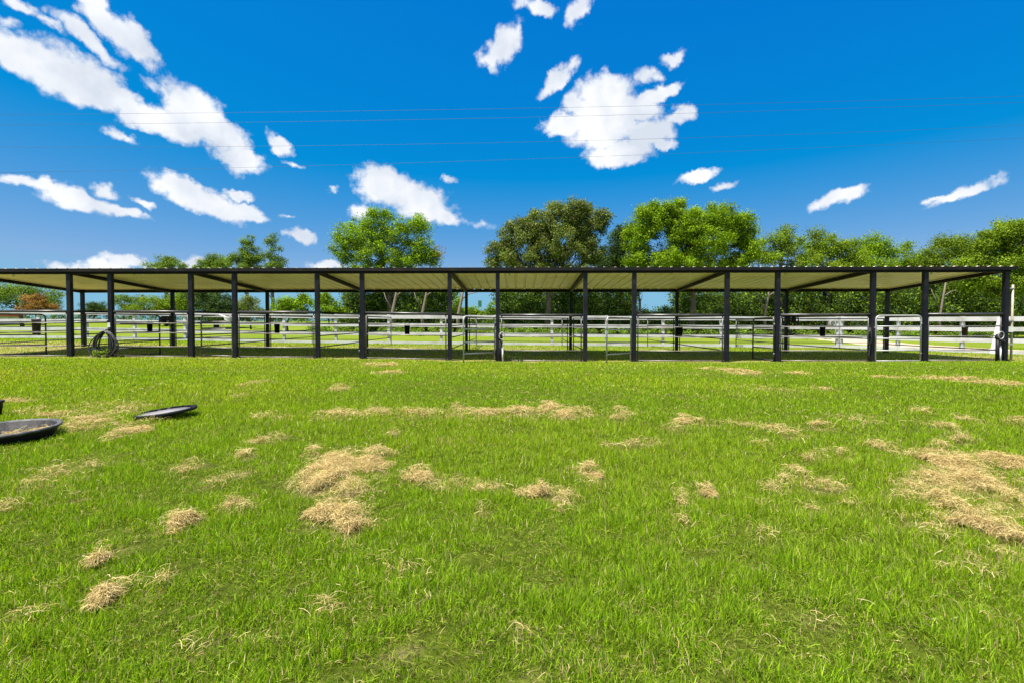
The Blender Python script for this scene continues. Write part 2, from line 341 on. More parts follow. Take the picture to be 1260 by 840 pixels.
# sandy driveway beyond the white fence
pts = [(1500,437,16.5),(1262,434,19.0),(1200,428.5,21.8),(1150,425,24.5),(1100,421.5,28.5),(1040,417,36),(985,413,48),(930,409.5,64)]
cen = [((p[0]-630)/FOC*p[2], p[2]) for p in pts]
V = []; F = []
import itertools
dense = []
for i in range(len(cen)-1):
    for t in np.linspace(0, 1, 10, endpoint=False):
        dense.append((cen[i][0]*(1-t)+cen[i+1][0]*t, cen[i][1]*(1-t)+cen[i+1][1]*t))
for i, (x, y) in enumerate(dense):
    j = min(i+1, len(dense)-1); k = max(i-1, 0)
    d = Vector((dense[j][0]-dense[k][0], dense[j][1]-dense[k][1], 0)).normalized(); n_ = Vector((-d.y, d.x, 0))
    for q in range(7):
        w = (q-3)/3*(1.75+.15*math.sin(i*1.3)); px_, py_ = x+n_.x*w, y+n_.y*w
        V.append((px_, py_, G(px_, py_)+.012+(0.02 if 0 < q < 6 else -0.012)))
for i in range(len(dense)-1):
    for q in range(6): F.append((i*7+q, i*7+q+1, (i+1)*7+q+1, (i+1)*7+q))
trk = MB(); trk.add(V, F, True); tag(trk.build('driveway', M['dirt']), kind='structure')

# ------------------------------------------------------------ shelter
LIN = lambda X: 13.54-.0185*X      # depth of the front post line
def frontX(px):
    X = (px-630)/FOC*13.5
    for _ in range(6): X = (px-630)/FOC*LIN(X)
    return X
DEP = 4.17; DD = Vector((-.0100, 1, 0)).normalized()      # run of the partitions
def back_of(X): p = Vector((X, LIN(X), 0))+DD*DEP; return p
mains = [-62, 87, 236, 391, 553.5, 720, 894, 1073, 1236]
secs = [-12, 137.5, 289.5, 446, 612.5, 780, 956, 1137]
backs = [102.5, 213, 329.5, 448, 574, 702, 832.5, 967, 1091]
MX = [frontX(p) for p in mains]; SX = [frontX(p) for p in secs]
BX = []
for p in backs:
    Y = LIN(0)+DEP
    for _ in range(5): X = (p-630)/FOC*Y; Y = back_of(X).y
    BX.append(Vector((X, Y, 0)))
HF = 2.36; HB = 2.15     # underside of the front and back beams
sh = empty('horse_shelter', (0, 15.5, 0), 'long open lean-to shelter with corrugated metal roof on black square posts', 'shelter')
for X in MX+SX:
    m_ = MB(); g_ = G(X, LIN(X)); m_.box((X, LIN(X), (g_-.1+HF)/2), .108, .108, HF-g_+.1); m_.box((X, LIN(X), g_+.006), .2, .2, .012)
    m_.build('post', M['black'], sh)
for p in BX:
    g_ = G(p.x, p.y); m_ = MB(); m_.box((p.x, p.y, (g_-.1+HB)/2), .098, .098, HB-g_+.1); m_.build('post', M['black'], sh)
XL, XR = MX[0]-.12, MX[-1]+.12
BL, BR = BX[0].x-.12, BX[-1].x+.12
ud = Vector((1, -.0185, 0)).normalized()
m_ = MB(); m_.beam((XL, LIN(XL), HF+.055), (XR, LIN(XR), HF+.055), .07, .11); m_.build('front_beam', M['beam'], sh)
pL = back_of(BL); pL.x = BL; pR = back_of(BR); pR.x = BR
pL = Vector((BL, BX[0].y, HB+.05)); pR = Vector((BR, BX[-1].y, HB+.05))
m_ = MB(); m_.beam(pL, pR, .07, .10); m_.build('back_beam', M['beam'], sh)
for X, p in zip(MX, BX):
    m_ = MB(); m_.beam((X, LIN(X)+.06, HF+.045), (p.x, p.y-.05, HB+.04), .085, .10); m_.build('rafter', M['beam'], sh)
# roof sheet: ribs run front to back; front and back edges parametrised by t
m_ = MB(); TH = .006
NR = int((XR-XL+.3)/.305); prof = []
ed0 = (XL-.15, XR+.12); eb0 = (BL-.15, BR+.12)
ts = []
for i in range(NR):
    c = i/NR; w = 1/NR
    for (o_, h_) in ((0,0),(.38,0),(.44,.036),(.56,.036),(.62,0)): ts.append((c+o_*w, h_))
ts.append((1, 0))
fv = []; fb = []
ZF = HF+.117; ZB = HB+.107
for t, h_ in ts:
    xf = ed0[0]+(ed0[1]-ed0[0])*t; xb = eb0[0]+(eb0[1]-eb0[0])*t
    yf = LIN(xf)-.10; yb = BX[0].y+(BX[-1].y-BX[0].y)*t+.14
    fv.append(((xf, yf, ZF+.005+h_), (xb, yb, ZB-.007+h_)))
vs = []
for a, b in fv: vs += [a, b, (a[0], a[1], a[2]+TH), (b[0], b[1], b[2]+TH)]
fs = []
for i in range(len(fv)-1):
    a = i*4; b = a+4
    fs += [(a, a+1, b+1, b), (a+2, b+2, b+3, a+3), (a, b, b+2, a+2), (a+1, a+3, b+3, b+1)]
m_.add(vs, fs); m_.build('roof', M['roof'], sh)
# eave trim seen as the dark line under the ribs, and two purlins
m_ = MB(); m_.beam((XL-.12, LIN(XL)-.108, HF+.102), (XR+.1, LIN(XR)-.108, HF+.102), .012, .088); m_.build('eave_trim', M['beam'], sh)

# ------------------------------------------------------------ pipe panels, partitions and gates
HT = [1.27, .95, .68, .30, .035]
def panel(name, a, b, label, cat, group, hts=HT, top_r=.036, r=.0135, mtop='rail_dark', mr_='oldgalv', ends=(1, 1), name_top='top_rail'):
    a = Vector((a[0], a[1], 0)); b = Vector((b[0], b[1], 0)); ga, gb = G(a.x, a.y), G(b.x, b.y)
    mid = (a+b)/2
    t = empty(name, (mid.x, mid.y, (ga+gb)/2), label, cat, group)
    for i, h in enumerate(hts):
        m_ = MB(); rr = top_r if i == 0 else r
        P = [Vector((a.x, a.y, ga+h)), Vector((mid.x, mid.y, (ga+gb)/2+h-(.006 if i else 0))), Vector((b.x, b.y, gb+h))]
        m_.tube(P, rr, 8)
        m_.build(name_top if i == 0 else 'rail', M[mtop] if i == 0 else M[mr_], t)
    d = (b-a).normalized()
    for k, (q, gg, e) in enumerate(((a+d*.04, ga, ends[0]), (b-d*.04, gb, ends[1]))):
        if e:
            m_ = MB(); m_.tube([(q.x, q.y, gg-.02), (q.x, q.y, gg+hts[0])], .017, 8); m_.build('upright', M['rail_dark'], t)
    return t
ordn = ['first', 'second', 'third', 'fourth', 'fifth', 'sixth', 'seventh', 'eighth', 'ninth']
where_f = ['cut by the left edge of the photo', 'behind the coiled black hose', 'to the right of the near closed inward gate', 'with an open gate folded back behind its left end',
           'directly behind the yard hydrant with a loop handle', 'right of the second gate that swings out', 'with dark halters on the post at its left end', 'at the right end beside the tan conduit']
for i in range(8):
    a = (SX[i]+.07, LIN(SX[i])); b = (MX[i+1]-.07, LIN(MX[i+1]))
    panel('pipe_panel', a, b, 'front pipe rail panel ' + where_f[i], 'pipe panel', 'pipe panels along the shelter front')
for i in range(8):
    a = (BX[i].x+.07, BX[i].y); b = (BX[i+1].x-.07, BX[i+1].y)
    if i in (3,): continue
    panel('pipe_panel', a, b, 'thin pipe rail panel closing the back of the %s stall from the left' % ordn[i], 'pipe panel', 'pipe panels along the shelter back',
          hts=[1.2, .93, .64, .36], top_r=.02, r=.011, mtop='oldgalv')
EX = []
for i in range(9):
    a = (MX[i], LIN(MX[i])+.08); b = (BX[i].x, BX[i].y-.07)
    panel('partition_panel', a, b, 'dark pipe partition running front to back under the %s rafter from the left' % ordn[i], 'pipe partition', 'partitions between the stalls',
          hts=[1.27, .95, .62, .30], top_r=.03, r=.016, mtop='black', mr_='rail_dark', ends=(0, 0))
    d = (Vector((b[0], b[1], 0))-Vector((a[0], a[1], 0))).normalized()
    e = BX[i]+d*3.9; s = BX[i]+d*.07; EX.append(e)
    if i in (0, 8): continue
    panel('partition_panel', (s.x, s.y), (e.x, e.y), 'dark pipe divider reaching from the %s back post toward the white fence' % ordn[i], 'pipe partition', 'dividers behind the shelter',
          hts=[1.2, .93, .62, .32], top_r=.02, r=.015, mtop='black', mr_='black', ends=(0, 1))
def gate(hx, ang, w, label, m1='galv', hts=(.03, .36, .72, 1.02), side=-1, H=1.22, r=.021, nrail=4):
    """rounded tube gate hinged at hx, swung by ang (degrees, positive = away from the camera)"""
    y0 = LIN(hx); g = G(hx, y0)
    hp = Vector((hx+side*.085, y0, 0)); d = Vector((side*math.cos(R(ang)), math.sin(R(ang)), 0))
    t = empty('stall_gate', (hp.x, hp.y, g), label, 'gate', 'tube gates of the stalls')
    e = hp+d*w; ge = max(G(e.x, e.y), g-.05); rd = .11
    def P(s, z): q = hp+d*s; return Vector((q.x, q.y, g+(ge-g)*s/w+z))
    fr = [P(0, .03), P(0, H-rd)]
    for k in range(1, 6):
        a = math.pi/2*k/5; fr.append(P(rd-rd*math.cos(a), H-rd+rd*math.sin(a)))
    for k in range(0, 6):
        a = math.pi/2*k/5; fr.append(P(w-rd+rd*math.sin(a), H-rd+rd*math.cos(a)))
    fr.append(P(w, .0))
    m_ = MB(); m_.tube(fr, r, 8); m_.build('gate_frame', M[m1], t)
    for h in hts:
        m_ = MB(); m_.tube([P(0.01, h), P(w-.01, h)], r*.8, 8); m_.build('rail', M[m1], t)
    for h in (.2, 1.0):
        m_ = MB(); m_.tube([P(-.05, h), P(.0, h)], .012, 6); m_.tube([P(-.012, h-.04), P(-.012, h+.04)], .028, 8); m_.build('hinge', M['rail_dark'], t)
    m_ = MB(); q = P(w+.012, .92); m_.box(q, .05, .03, .035, d, Vector((-d.y, d.x, 0))); m_.tube([q, q+Vector((0, 0, -.16)), q+Vector((.01, 0, -.3))], .006, 5)
    m_.build('latch_chain', M['galv'], t)
gate(SX[1], 180-64, 1.32, 'dark tube gate swung inward behind the coiled hose', 'rail_dark', (.03, .22, .45, .68, .92), H=1.2)
gate(SX[2], 20, 1.2, 'weathered grey tube gate almost closed, white rag tied on its hinge corner', 'oldgalv', (.05, .27, .55, .8, 1.0), H=1.17)
gate(SX[3], 84, 1.2, 'dark tube gate folded straight back into the third stall', 'rail_dark', (.05, .3, .6, .9), H=1.2)
gate(SX[4], -52, 1.25, 'silver tube gate swung out onto the lawn left of the yard hydrant', 'galv', (.24, .53, .87), H=1.2)
gate(SX[5], -46, 1.2, 'silver tube gate ajar toward the lawn, right of the post in the centre right', 'galv', (.24, .53, .87), H=1.2)
gate(SX[6], 91, 1.2, 'narrow looking tube gate swung fully inward, left of the hanging halters', 'rail_dark', (.03, .36, .68, .92), H=1.2)
gate(SX[7], -2, 1.27, 'bright galvanised tube gate, closed, between the last two stalls on the right', 'galv', (.02, .3, .62, .95), H=1.24)
gate(SX[0], 178-40, 1.2, 'dark tube gate at the far left edge of the shelter', 'rail_dark', (.05, .3, .6, .9), H=1.2)

# ceiling lights
for i, px in enumerate((6, 156.5, 308, 463, 627, 797, 972, 1155)):
    X = frontX(px); y = LIN(X)+.28; z0 = HF+.115-.28*.05
    t = empty('ceiling_light', (X, y, z0), 'small bare cream bulb under the front eave of the %s stall from the left' % ordn[i], 'light bulb', 'bulbs under the roof')
    m_ = MB(); m_.tube([(X, y, z0+.01), (X, y, z0-.05)], .022, 8); m_.build('socket', M['pvc'], t)
    m_ = MB(); m_.lathe((X, y, z0-.15), [(.002,0),(.02,.004),(.031,.03),(.03,.05),(.018,.085),(.015,.1)], 12); m_.build('bulb', M['bulb'], t)

# feeders hanging on the back rails
fe = [(45, 'left edge of the pens', 1.5), (184.5, 'first', 1), (341, 'third', 1), (501, 'fourth', 1), (836.5, 'sixth', 1), (1012, 'seventh', 1), (1187, 'last', 1)]
fl = ['large black feed tub hanging at the back, far left by a leaning white fence post', 'black feed bucket on the back rail left of the dark inward gate', 'black feed bucket on the back rail left of the third front post pair',
      'black feed bucket on the back rail of the stall left of the outward gates', 'black feed bucket touching a back post right of centre', 'black feed bucket seen in front of the white road box trailer', 'black feed bucket at the rightmost stall near the leaning white board']
for (px, _, s), lb in zip(fe, fl):
    Y = BX[0].y+(BX[-1].y-BX[0].y)*((px-102)/989.)-.12
    X = (px-630)/FOC*Y; g = G(X, Y); zt = .93 if s == 1 else .98
    t = empty('feed_bucket', (X, Y, g+.55), lb, 'feeder', 'feed buckets hung at the stall backs')
    w = .1*s; m_ = MB()
    m_.lathe((X, Y, g+zt-.36*s), [(.001,0),(w*.86,.0),(w,.33*s),(w*1.08,.335*s),(w*1.08,.36*s),(w*.97,.36*s),(w*.8,.02)], 18, sq=(1, .7)); m_.build('bucket', M['rubber'], t)
    m_ = MB(); m_.tube([(X-w, Y, g+zt-.02), (X-w*.5, Y+.02, g+zt+.05), (X, Y+.05, g+zt+.07), (X+w*.5, Y+.02, g+zt+.05), (X+w, Y, g+zt-.02)], .006, 6); m_.build('handle', M['steel'], t)

# halters and lead ropes hung on rails
def tangle(name, c, w, h, n, label, seed):
    r_ = random.Random(seed); m_ = MB()
    for k in range(n):
        x0 = c.x+r_.uniform(-w, w)*.8; L_ = h*r_.uniform(.5, 1); ww = r_.uniform(.05, .12)
        P = []
        for q in range(13):
            a = 2*math.pi*q/12; P.append(Vector((x0+math.sin(a)*ww, c.y+r_.uniform(-.03, .03)+.02*math.cos(a), c.z-L_/2+math.cos(a)*L_/2)))
        m_.tube(P[:-1], .014, 5, closed=True)
    for k in range(4):
        x0 = c.x+r_.uniform(-w, w); m_.box((x0, c.y, c.z-h*.3), .05, .03, h*.4)
    o = m_.build(name, M['strap']); tag(o, label, 'halter', 'halters hung on the pipe rails')
tangle('halter', at(204, 389.3, 17.0), .28, .32, 11, 'tangle of dark halters hanging on the rail beside the second back post from left', 3)
tangle('halter', at(973, 389.5, 17.0), .28, .36, 12, 'tangle of dark brown halters hanging beside the back post on the right', 5)
m_ = MB(); c = Vector((SX[2]-.14, LIN(SX[2])-.03, 1.16))
r_ = random.Random(4)
for k in range(6):
    m_.tube([c+Vector((-.28+.04*k, .0, .06-.01*k)), c+Vector((-.12, -.02, .02*r_.random()-.03*k*.5)), c+Vector((.05, -.03, -.05-.02*k))], .016, 6)
tag(m_.build('rag', M['pvc']), 'white rag knotted over the hinge corner of the grey tube gate', 'rag')

# coiled hose on the post
X = SX[1]; Y = LIN(X)-.11; g = G(X, Y)
t = empty('coiled_hose', (X, Y, g), 'big coil of black hose hung low on the second post from the left', 'hose')
m_ = MB(); r_ = random.Random(11); P = []
NL = 15
for k in range(NL):
    w = .27+r_.uniform(-.07, .07); h = .37+r_.uniform(-.07, .02); ox = r_.uniform(-.09, .1); yy = Y-.02-.16*k/NL; sk = r_.uniform(-.12, .12)
    for q in range(22):
        a = math.pi/2+2*math.pi*q/22
        zz = g+.72-h+h*math.sin(a)
        xx = X+ox*(1-math.sin(a))*.5+w*math.cos(a)*(1-.35*max(0, math.sin(a)))+sk*(1-math.sin(a))*.3
        P.append(Vector((xx, yy-.07*(1-math.sin(a))*.5, max(zz, g+.03))))
m_.tube(P, .0135, 7); m_.build('hose', M['hose'], t)
m_ = MB(); m_.tube([(X-.07, Y-.16, g+.68), (X, Y-.1, g+.76), (X+.02, Y+.04, g+.78)], .02, 6); m_.build('hook', M['rail_dark'], t)
o = MB().box((X-.02, LIN(X)-.069, g+.89), .075, .008, .13).build('tape_wrap', M['pvc']); tag(o, 'white tape wrapped round the post just above the coiled hose', 'tape')
# weeds under the coil handled with the leaf builder below

# hydrants
def hydrant(px, Yo, label, big=1.0):
    Y = LIN((px-630)/FOC*13.5)+Yo; X = (px-630)/FOC*Y; g = G(X, Y)
    t = empty('yard_hydrant', (X, Y, g), label, 'hydrant')
    m_ = MB(); m_.tube([(X, Y, g-.05), (X, Y, g+.42)], .022, 10); m_.build('riser_pipe', M['pvc'], t)
    m_ = MB(); m_.tube([(X-.06, Y+.02, g-.02), (X-.06, Y+.02, g+.62)], .045, 10); m_.lathe((X-.06, Y+.02, g+.6), [(.05,0),(.06,.02),(.06,.08),(.03,.13),(.001,.14)], 14)
    m_.tube([(X-.06, Y-.02, g+.56), (X-.02, Y-.12, g+.56), (X-.01, Y-.14, g+.5)], .02, 8); m_.build('body', M['rubber'], t)
    m_ = MB(); L_ = []
    for q in range(12):
        a = 2*math.pi*q/12; L_.append(Vector((X-.02+.075*math.cos(a), Y-.03, g+.70+.10*math.sin(a))))
    m_.tube(L_, .012, 6, closed=True); m_.build('handle', M['galv'], t)
hydrant(618.5, -.16, 'black yard hydrant with ring handle and white riser beside the centre post')
hydrant(1231.5, -.16, 'black yard hydrant with white riser beside the rightmost post')
m_ = MB(); X = MX[7]-.09; Y = LIN(X)-.05; g = G(X, Y)
for k in range(5):
    L_ = [Vector((X-.01*k+.04*math.cos(2*math.pi*q/14), Y-.012*k, g+.72+.20*math.sin(2*math.pi*q/14)-.02*k)) for q in range(14)]
    m_.tube(L_, .009, 6, closed=True)
m_.tube([(X, Y, g+.5), (X-.02, Y, g+.2), (X+.01, Y, g)], .02, 6)
tag(m_.build('rope_coil', M['hose']), 'thin black rope loops hung on the post left of the bright closed gate', 'rope')
# tan conduit
Y = LIN(13.5)-.02; X = (1244.8-630)/FOC*Y; g = G(X, Y)
t = empty('electric_conduit', (X, Y, g), 'tan conduit pipe with small white box standing against the right end post', 'conduit')
m_ = MB(); m_.tube([(X, Y, g-.05), (X, Y, 2.02)], .026, 10); m_.build('pipe', M['tan_pole'], t)
m_ = MB(); m_.box((X-.07, Y-.03, g+.86), .1, .07, .15); m_.build('outlet_box', M['pvc'], t)
m_ = MB()
for h in (.45, 1.1, 1.97): m_.box((X-.03, Y, g+h), .12, .06, .03)
m_.build('clamp', M['galv'], t)

# ------------------------------------------------------------ white board fences
def fence(A, label, post_pts, lean=None):
    x0, y0 = post_pts[0]; mid = post_pts[len(post_pts)//2]
    t = empty('board_fence', (mid[0], mid[1], G(*mid)), label, 'fence')
    r_ = random.Random(len(post_pts))
    for i, (x, y) in enumerate(post_pts):
        g = G(x, y); ln = (lean or {}).get(i, 0)
        m_ = MB(); top = Vector((x+ln+r_.uniform(-.015, .015), y, g+1.36)); m_.beam((x, y, g-.1), top, .11, .11, Vector((0, 1, 0)))
        m_.build('post', M['white'], t)
    for i in range(len(post_pts)-1):
        (xa, ya), (xb, yb) = post_pts[i], post_pts[i+1]
        d = Vector((xb-xa, yb-ya, 0)).normalized(); n_ = Vector((d.y, -d.x, 0))
        for k, (h, th) in enumerate(((1.255, .17), (.875, .155), (.47, .155), (.06, .14))):
            j = r_.uniform(-.012, .012); j2 = r_.uniform(-.012, .012)
            a = Vector((xa, ya, G(xa, ya)+h+j))+n_*.074+d*.004; b = Vector((xb, yb, G(xb, yb)+h+j2))+n_*.074-d*.004
            m_ = MB(); m_.beam(a, b, .03, th); m_.build('board', M['white'], t)
fx = [-78, -16, 46, 107, 166, 228, 289, 350, 413.6, 478.6, 543, 610, 679, 746, 815.5, 887, 959, 1030]
def fy(px): return 24.6-3.4*min(1, max(0, (px+78)/1100))
fp = [((p-630)/FOC*fy(p), fy(p)) for p in fx]
lastp = fp[-1]
fence(None, 'long white four-board fence running behind the whole shelter', fp, {2: .1})
f2 = [(1030, 21.2), (1105, 19.8), (1184, 18.6), (1268, 17.4), (1372, 16.3), (1500, 15.4)]
f2p = [((p-630)/FOC*y, y) for p, y in f2]
f2p[0] = (f2p[0][0]+.16, f2p[0][1]-.02)
fence(None, 'white board fence turning toward the camera past the right end of the shelter', f2p)
# leaning loose board
a = at(1221, 437, 17.3); b = at(1231, 391.5, 17.75); a.z = G(a.x, a.y)-.02
o = MB().beam(a, b, .03, .17, Vector((1, 0, 0))).build('loose_board', M['white']); tag(o, 'loose white board leaning on the fence near the right end post', 'board')

# ------------------------------------------------------------ things beyond the fence
# white box trailer
p = at(1043, 401, 46); g = G(p.x, p.y)
t = empty('box_trailer', (p.x, p.y, g), 'low white box trailer parked beyond the fence before the dark trees', 'trailer')
m_ = MB(); m_.box((p.x, p.y, 1.42), 4.1, 2.0, .98); m_.build('body', M['siding'], t)
m_ = MB(); m_.box((p.x, p.y, 1.94), 4.2, 2.1, .05); m_.build('roof', M['pvc'], t)
for dx in (-1, -.1, 1.6): 
    m_ = MB(); m_.box((p.x+dx, p.y-1.01, 1.42), .03, .03, .96); m_.build('seam_trim', M['steel'], t)
for dx in (-.5, .5):
    m_ = MB(); ct = Vector((p.x+dx, p.y-.9, g+.32)); m_.lathe(ct, [(.12,-.1),(.31,-.1),(.33,-.06),(.33,.06),(.31,.1),(.12,.1)], 20, Vector((1,0,0)), Vector((0,0,1)), Vector((0,-1,0))); m_.build('wheel', M['rubber'], t)
m_ = MB(); m_.beam((p.x-2, p.y, g+.5), (p.x-3.3, p.y, g+.45), .1, .1); m_.build('tow_bar', M['beam'], t)
# green road sign (seen from the gap)
p = at(590.5, 374, 60); g = G(p.x, p.y)
t = empty('road_sign', (p.x, p.y, g), 'small green road sign on a thin post in the sky gap between the trees', 'road sign')
m_ = MB(); m_.tube([(p.x, p.y, g-.1), (p.x, p.y, p.z+.3)], .03, 8); m_.build('pole', M['steel'], t)
m_ = MB(); m_.box((p.x, p.y-.05, p.z), .46, .02, .8); m_.build('sign_plate', M['green_sign'], t)
m_ = MB()
for (dx, dz, w, h) in ((0, .385, .42, .012), (0, -.385, .42, .012), (-.2, 0, .012, .76), (.2, 0, .012, .76)): m_.box((p.x+dx, p.y-.065, p.z+dz), w, .008, h)
m_.build('border', M['white'], t)
# slim utility pole
p = at(542, 361, 48); g = G(p.x, p.y)
t = empty('utility_pole', (p.x, p.y, g), 'slim pale utility pole in front of the dark trees left of centre', 'pole')
m_ = MB(); m_.tube([(p.x, p.y, g-.1), (p.x, p.y, 4.9)], [.10, .075], 10); m_.build('shaft', M['steel'], t)
m_ = MB(); m_.lathe((p.x, p.y, 4.88), [(.09,0),(.09,.05),(.001,.1)], 10); m_.build('cap', M['steel'], t)
# red-roofed shed on the left
p = at(-16, 385, 55); g = G(p.x, p.y)
t = empty('shed', (p.x, p.y, g), 'low shed with a bright red roof at the far left edge', 'shed')
m_ = MB(); m_.box((p.x, p.y, (g+2.25)/2), 4.6, 3.5, 2.25-g); m_.build('wall', M['siding'], t)
m_ = MB(); xa, xb = p.x-2.6, p.x+2.6; ya, yb = p.y-2.05, p.y+2.05
m_.add([(xa,ya,2.25),(xb,ya,2.25),(xb,yb,2.25),(xa,yb,2.25),(xa,p.y,2.8),(xb,p.y,2.8)], [(0,3,2,1),(0,1,5,4),(3,4,5,2),(0,4,3),(1,2,5)]); m_.build('roof', M['redroof'], t)
m_ = MB(); m_.box((p.x+1, p.y-1.77, (g+1.9)/2+.02), .9, .04, 1.6-g+.2); m_.build('door', M['beam'], t)
# power lines
W = [[(0,141),(420,138.3),(840,128.5),(1260,119)], [(0,154),(420,148.5),(740,143),(1260,126)], [(0,181.5),(420,179),(740,173),(1260,154.5)], [(0,213),(420,203),(740,193),(1260,170)]]
wl = ['topmost thin power line crossing the sky', 'second power line crossing the sky, close under the topmost', 'third power line from the top crossing the sky', 'lowest thin power line crossing the sky']
for q, (w, lb) in enumerate(zip(W, wl)):
    co = np.polyfit([a for a, b in w], [b for a, b in w], 2); P = []
    for px in np.linspace(-500, 1800, 60):
        pp = at(px, float(np.polyval(co, px)), 34+q*.4); P.append(pp)
    m_ = MB(); m_.tube(P, .0075, 5); o = m_.build('power_line', M['wire']); tag(o, lb, 'power line', 'power lines across the sky')

# ------------------------------------------------------------ trough and lid in the lawn
x, y = gnd(6, 542); g = G(x, y)-.03
t = empty('feed_trough', (x, y, g), 'round shallow black rubber feed trough with hay bits, at the left edge of the lawn', 'trough')
m_ = MB(); tr = Matrix.Rotation(R(-.5), 3, 'Y')@Matrix.Rotation(R(2.5), 3, 'X')
ax, ay, az_ = tr@Vector((1,0,0)), tr@Vector((0,1,0)), tr@Vector((0,0,1))
m_.lathe((x, y, g+.008), [(.001,0),(.25,0),(.27,.012),(.297,.083),(.302,.096),(.288,.096),(.255,.03),(.24,.022),(.001,.02)], 56, ax, ay, az_); m_.build('basin', M['rubber'], t)
m_ = MB(); m_.lathe((x, y, g+.008), [(.298,.084),(.315,.088),(.323,.098),(.318,.107),(.306,.109),(.292,.104),(.289,.096)], 56, ax, ay, az_); m_.build('rim', M['rimgrey'], t)
TRO = (x, y, g)
x, y = gnd(-14, 512); g = G(x, y)
t = empty('feed_bucket', (x, y, g), 'black rubber bucket cut by the left edge behind the feed trough', 'feeder')
m_ = MB(); m_.lathe((x, y, g), [(.001,0),(.085,0),(.10,.13),(.11,.135),(.11,.15),(.095,.15),(.078,.01),(.001,.01)], 28); m_.build('bucket', M['rubber'], t)
m_ = MB(); m_.tube([(x-.1, y, g+.14), (x-.05, y-.05, g+.165), (x+.05, y-.05, g+.165), (x+.1, y, g+.14)], .005, 6); m_.build('handle', M['steel'], t)
x, y = gnd(204, 512); g = G(x, y)
t = empty('trough_lid', (x, y, g), 'round grey dusty lid with black rim lying tilted on the grass', 'lid')
tr = Matrix.Rotation(R(-6.5), 3, 'Y')@Matrix.Rotation(R(2.2), 3, 'X')@Matrix.Scale(.85, 3)
ax, ay, az_ = tr@Vector((1,0,0)), tr@Vector((0,1,0)), tr@Vector((0,0,1))
c = Vector((x, y, g+.058))
m_ = MB(); m_.lathe(c, [(.27,-.02),(.30,-.02),(.306,-.012),(.306,.008),(.30,.013),(.292,.013),(.286,.006),(.281,-.004)], 56, ax, ay, az_, (1, .9))
for k in range(9):
    a = math.pi*(.12+.085*k*1.0)+.1*math.sin(k*5); q = c+ax*(math.cos(a)*.268)+ay*(math.sin(a)*.268*.9)+az_*.008
    m_.box(q, .035+.02*(k % 3), .035, .016, ax, ay, az_)
m_.build('rim', M['rubber'], t)
m_ = MB(); m_.lathe(c, [(.001,-.008),(.275,-.008),(.281,-.002),(.001,.001)], 48, ax, ay, az_, (1, .9)); m_.build('plate', M['dusty'], t)

# ------------------------------------------------------------ trees
def leaves(blobs, size, cols, k=8.0, flat=.8, seed=1, up=.5):
    """blobs: array of x,y,z,r. returns V, loops, sizes, col"""
    r_ = np.random.default_rng(seed); Vs = []; Cs = []
    for (bx, by, bz, br) in blobs:
        n = max(12, int(k*2.1*(br/size)**2))
        d = r_.normal(size=(n, 3)); d /= np.linalg.norm(d, axis=1)[:, None]
        rad = br*(r_.random(n)**.5)*(1+.3*np.abs(r_.normal(size=n)))
        c = np.array([bx, by, bz])+d*rad[:, None]*np.array([1, 1, flat])
        nn_ = d+r_.normal(size=(n, 3))*.75+np.array([0, 0, up]); nn_ /= np.linalg.norm(nn_, axis=1)[:, None]
        t = np.cross(nn_, r_.normal(size=(n, 3))); t /= np.linalg.norm(t, axis=1)[:, None]+1e-9; b = np.cross(nn_, t)
        s = size*r_.uniform(.55, 1.25, n)[:, None]; w = s*r_.uniform(.45, .7, n)[:, None]
        P = np.stack([c-t*s*.5, c-b*w*.5+nn_*s*.08, c+t*s*.5, c+b*w*.5+nn_*s*.08], 1)
        Vs.append(P.reshape(-1, 3))
        cc = cols[r_.integers(0, len(cols), n)]*(r_.normal(1, .2, (n, 1)))*r_.normal(1, .2)
        cc = np.clip(cc, .004, .6); Cs.append(np.repeat(cc, 4, 0))
    V = np.concatenate(Vs); Cc = np.concatenate(Cs); nq = len(V)//4
    return V, np.arange(len(V)), np.full(nq, 4), Cc
GR = {'bright': np.array([[.13,.235,.008],[.18,.285,.010],[.09,.17,.007],[.22,.31,.014]]),
      'mid': np.array([[.12,.195,.012],[.165,.245,.014],[.085,.15,.010],[.20,.265,.02]]),
      'olive': np.array([[.09,.13,.018],[.13,.175,.03],[.06,.10,.014],[.24,.25,.11]]),
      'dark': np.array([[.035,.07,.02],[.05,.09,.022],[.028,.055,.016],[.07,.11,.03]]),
      'pine': np.array([[.12,.19,.02],[.15,.22,.028],[.085,.145,.018]]),
      'rust': np.array([[.26,.12,.035],[.20,.10,.03],[.32,.17,.06],[.14,.12,.03]]),
      'weed': np.array([[.14,.22,.03],[.17,.26,.035],[.10,.17,.025]])}
def crown_blobs(ells, Y, n_per, rpx, seed, depth=.9):
    """clumps in 3-D ellipsoids standing at distance Y"""
    r_ = np.random.default_rng(seed); out = []; sc = Y/FOC
    for (px, py, rx, ry) in ells:
        c = at(px, py, Y); RX, RZ = rx*sc, ry*sc; RY = max(RX, RZ)*depth
        n = max(3, int(n_per*2.3*rx*ry/(rpx*rpx)))
        d = r_.normal(size=(n, 3)); d /= np.linalg.norm(d, axis=1)[:, None]
        rad = r_.random(n)**.33
        br = rpx*sc*r_.uniform(.35, 1.15, n)
        q = d*rad[:, None]
        for i in range(n):
            out.append((c.x+q[i, 0]*max(RX-br[i]*.7, .1), Y+q[i, 1]*max(RY-br[i]*.5, .1), c.z+q[i, 2]*max(RZ-br[i]*.7, .1), br[i]))
    return out
NT = [0]
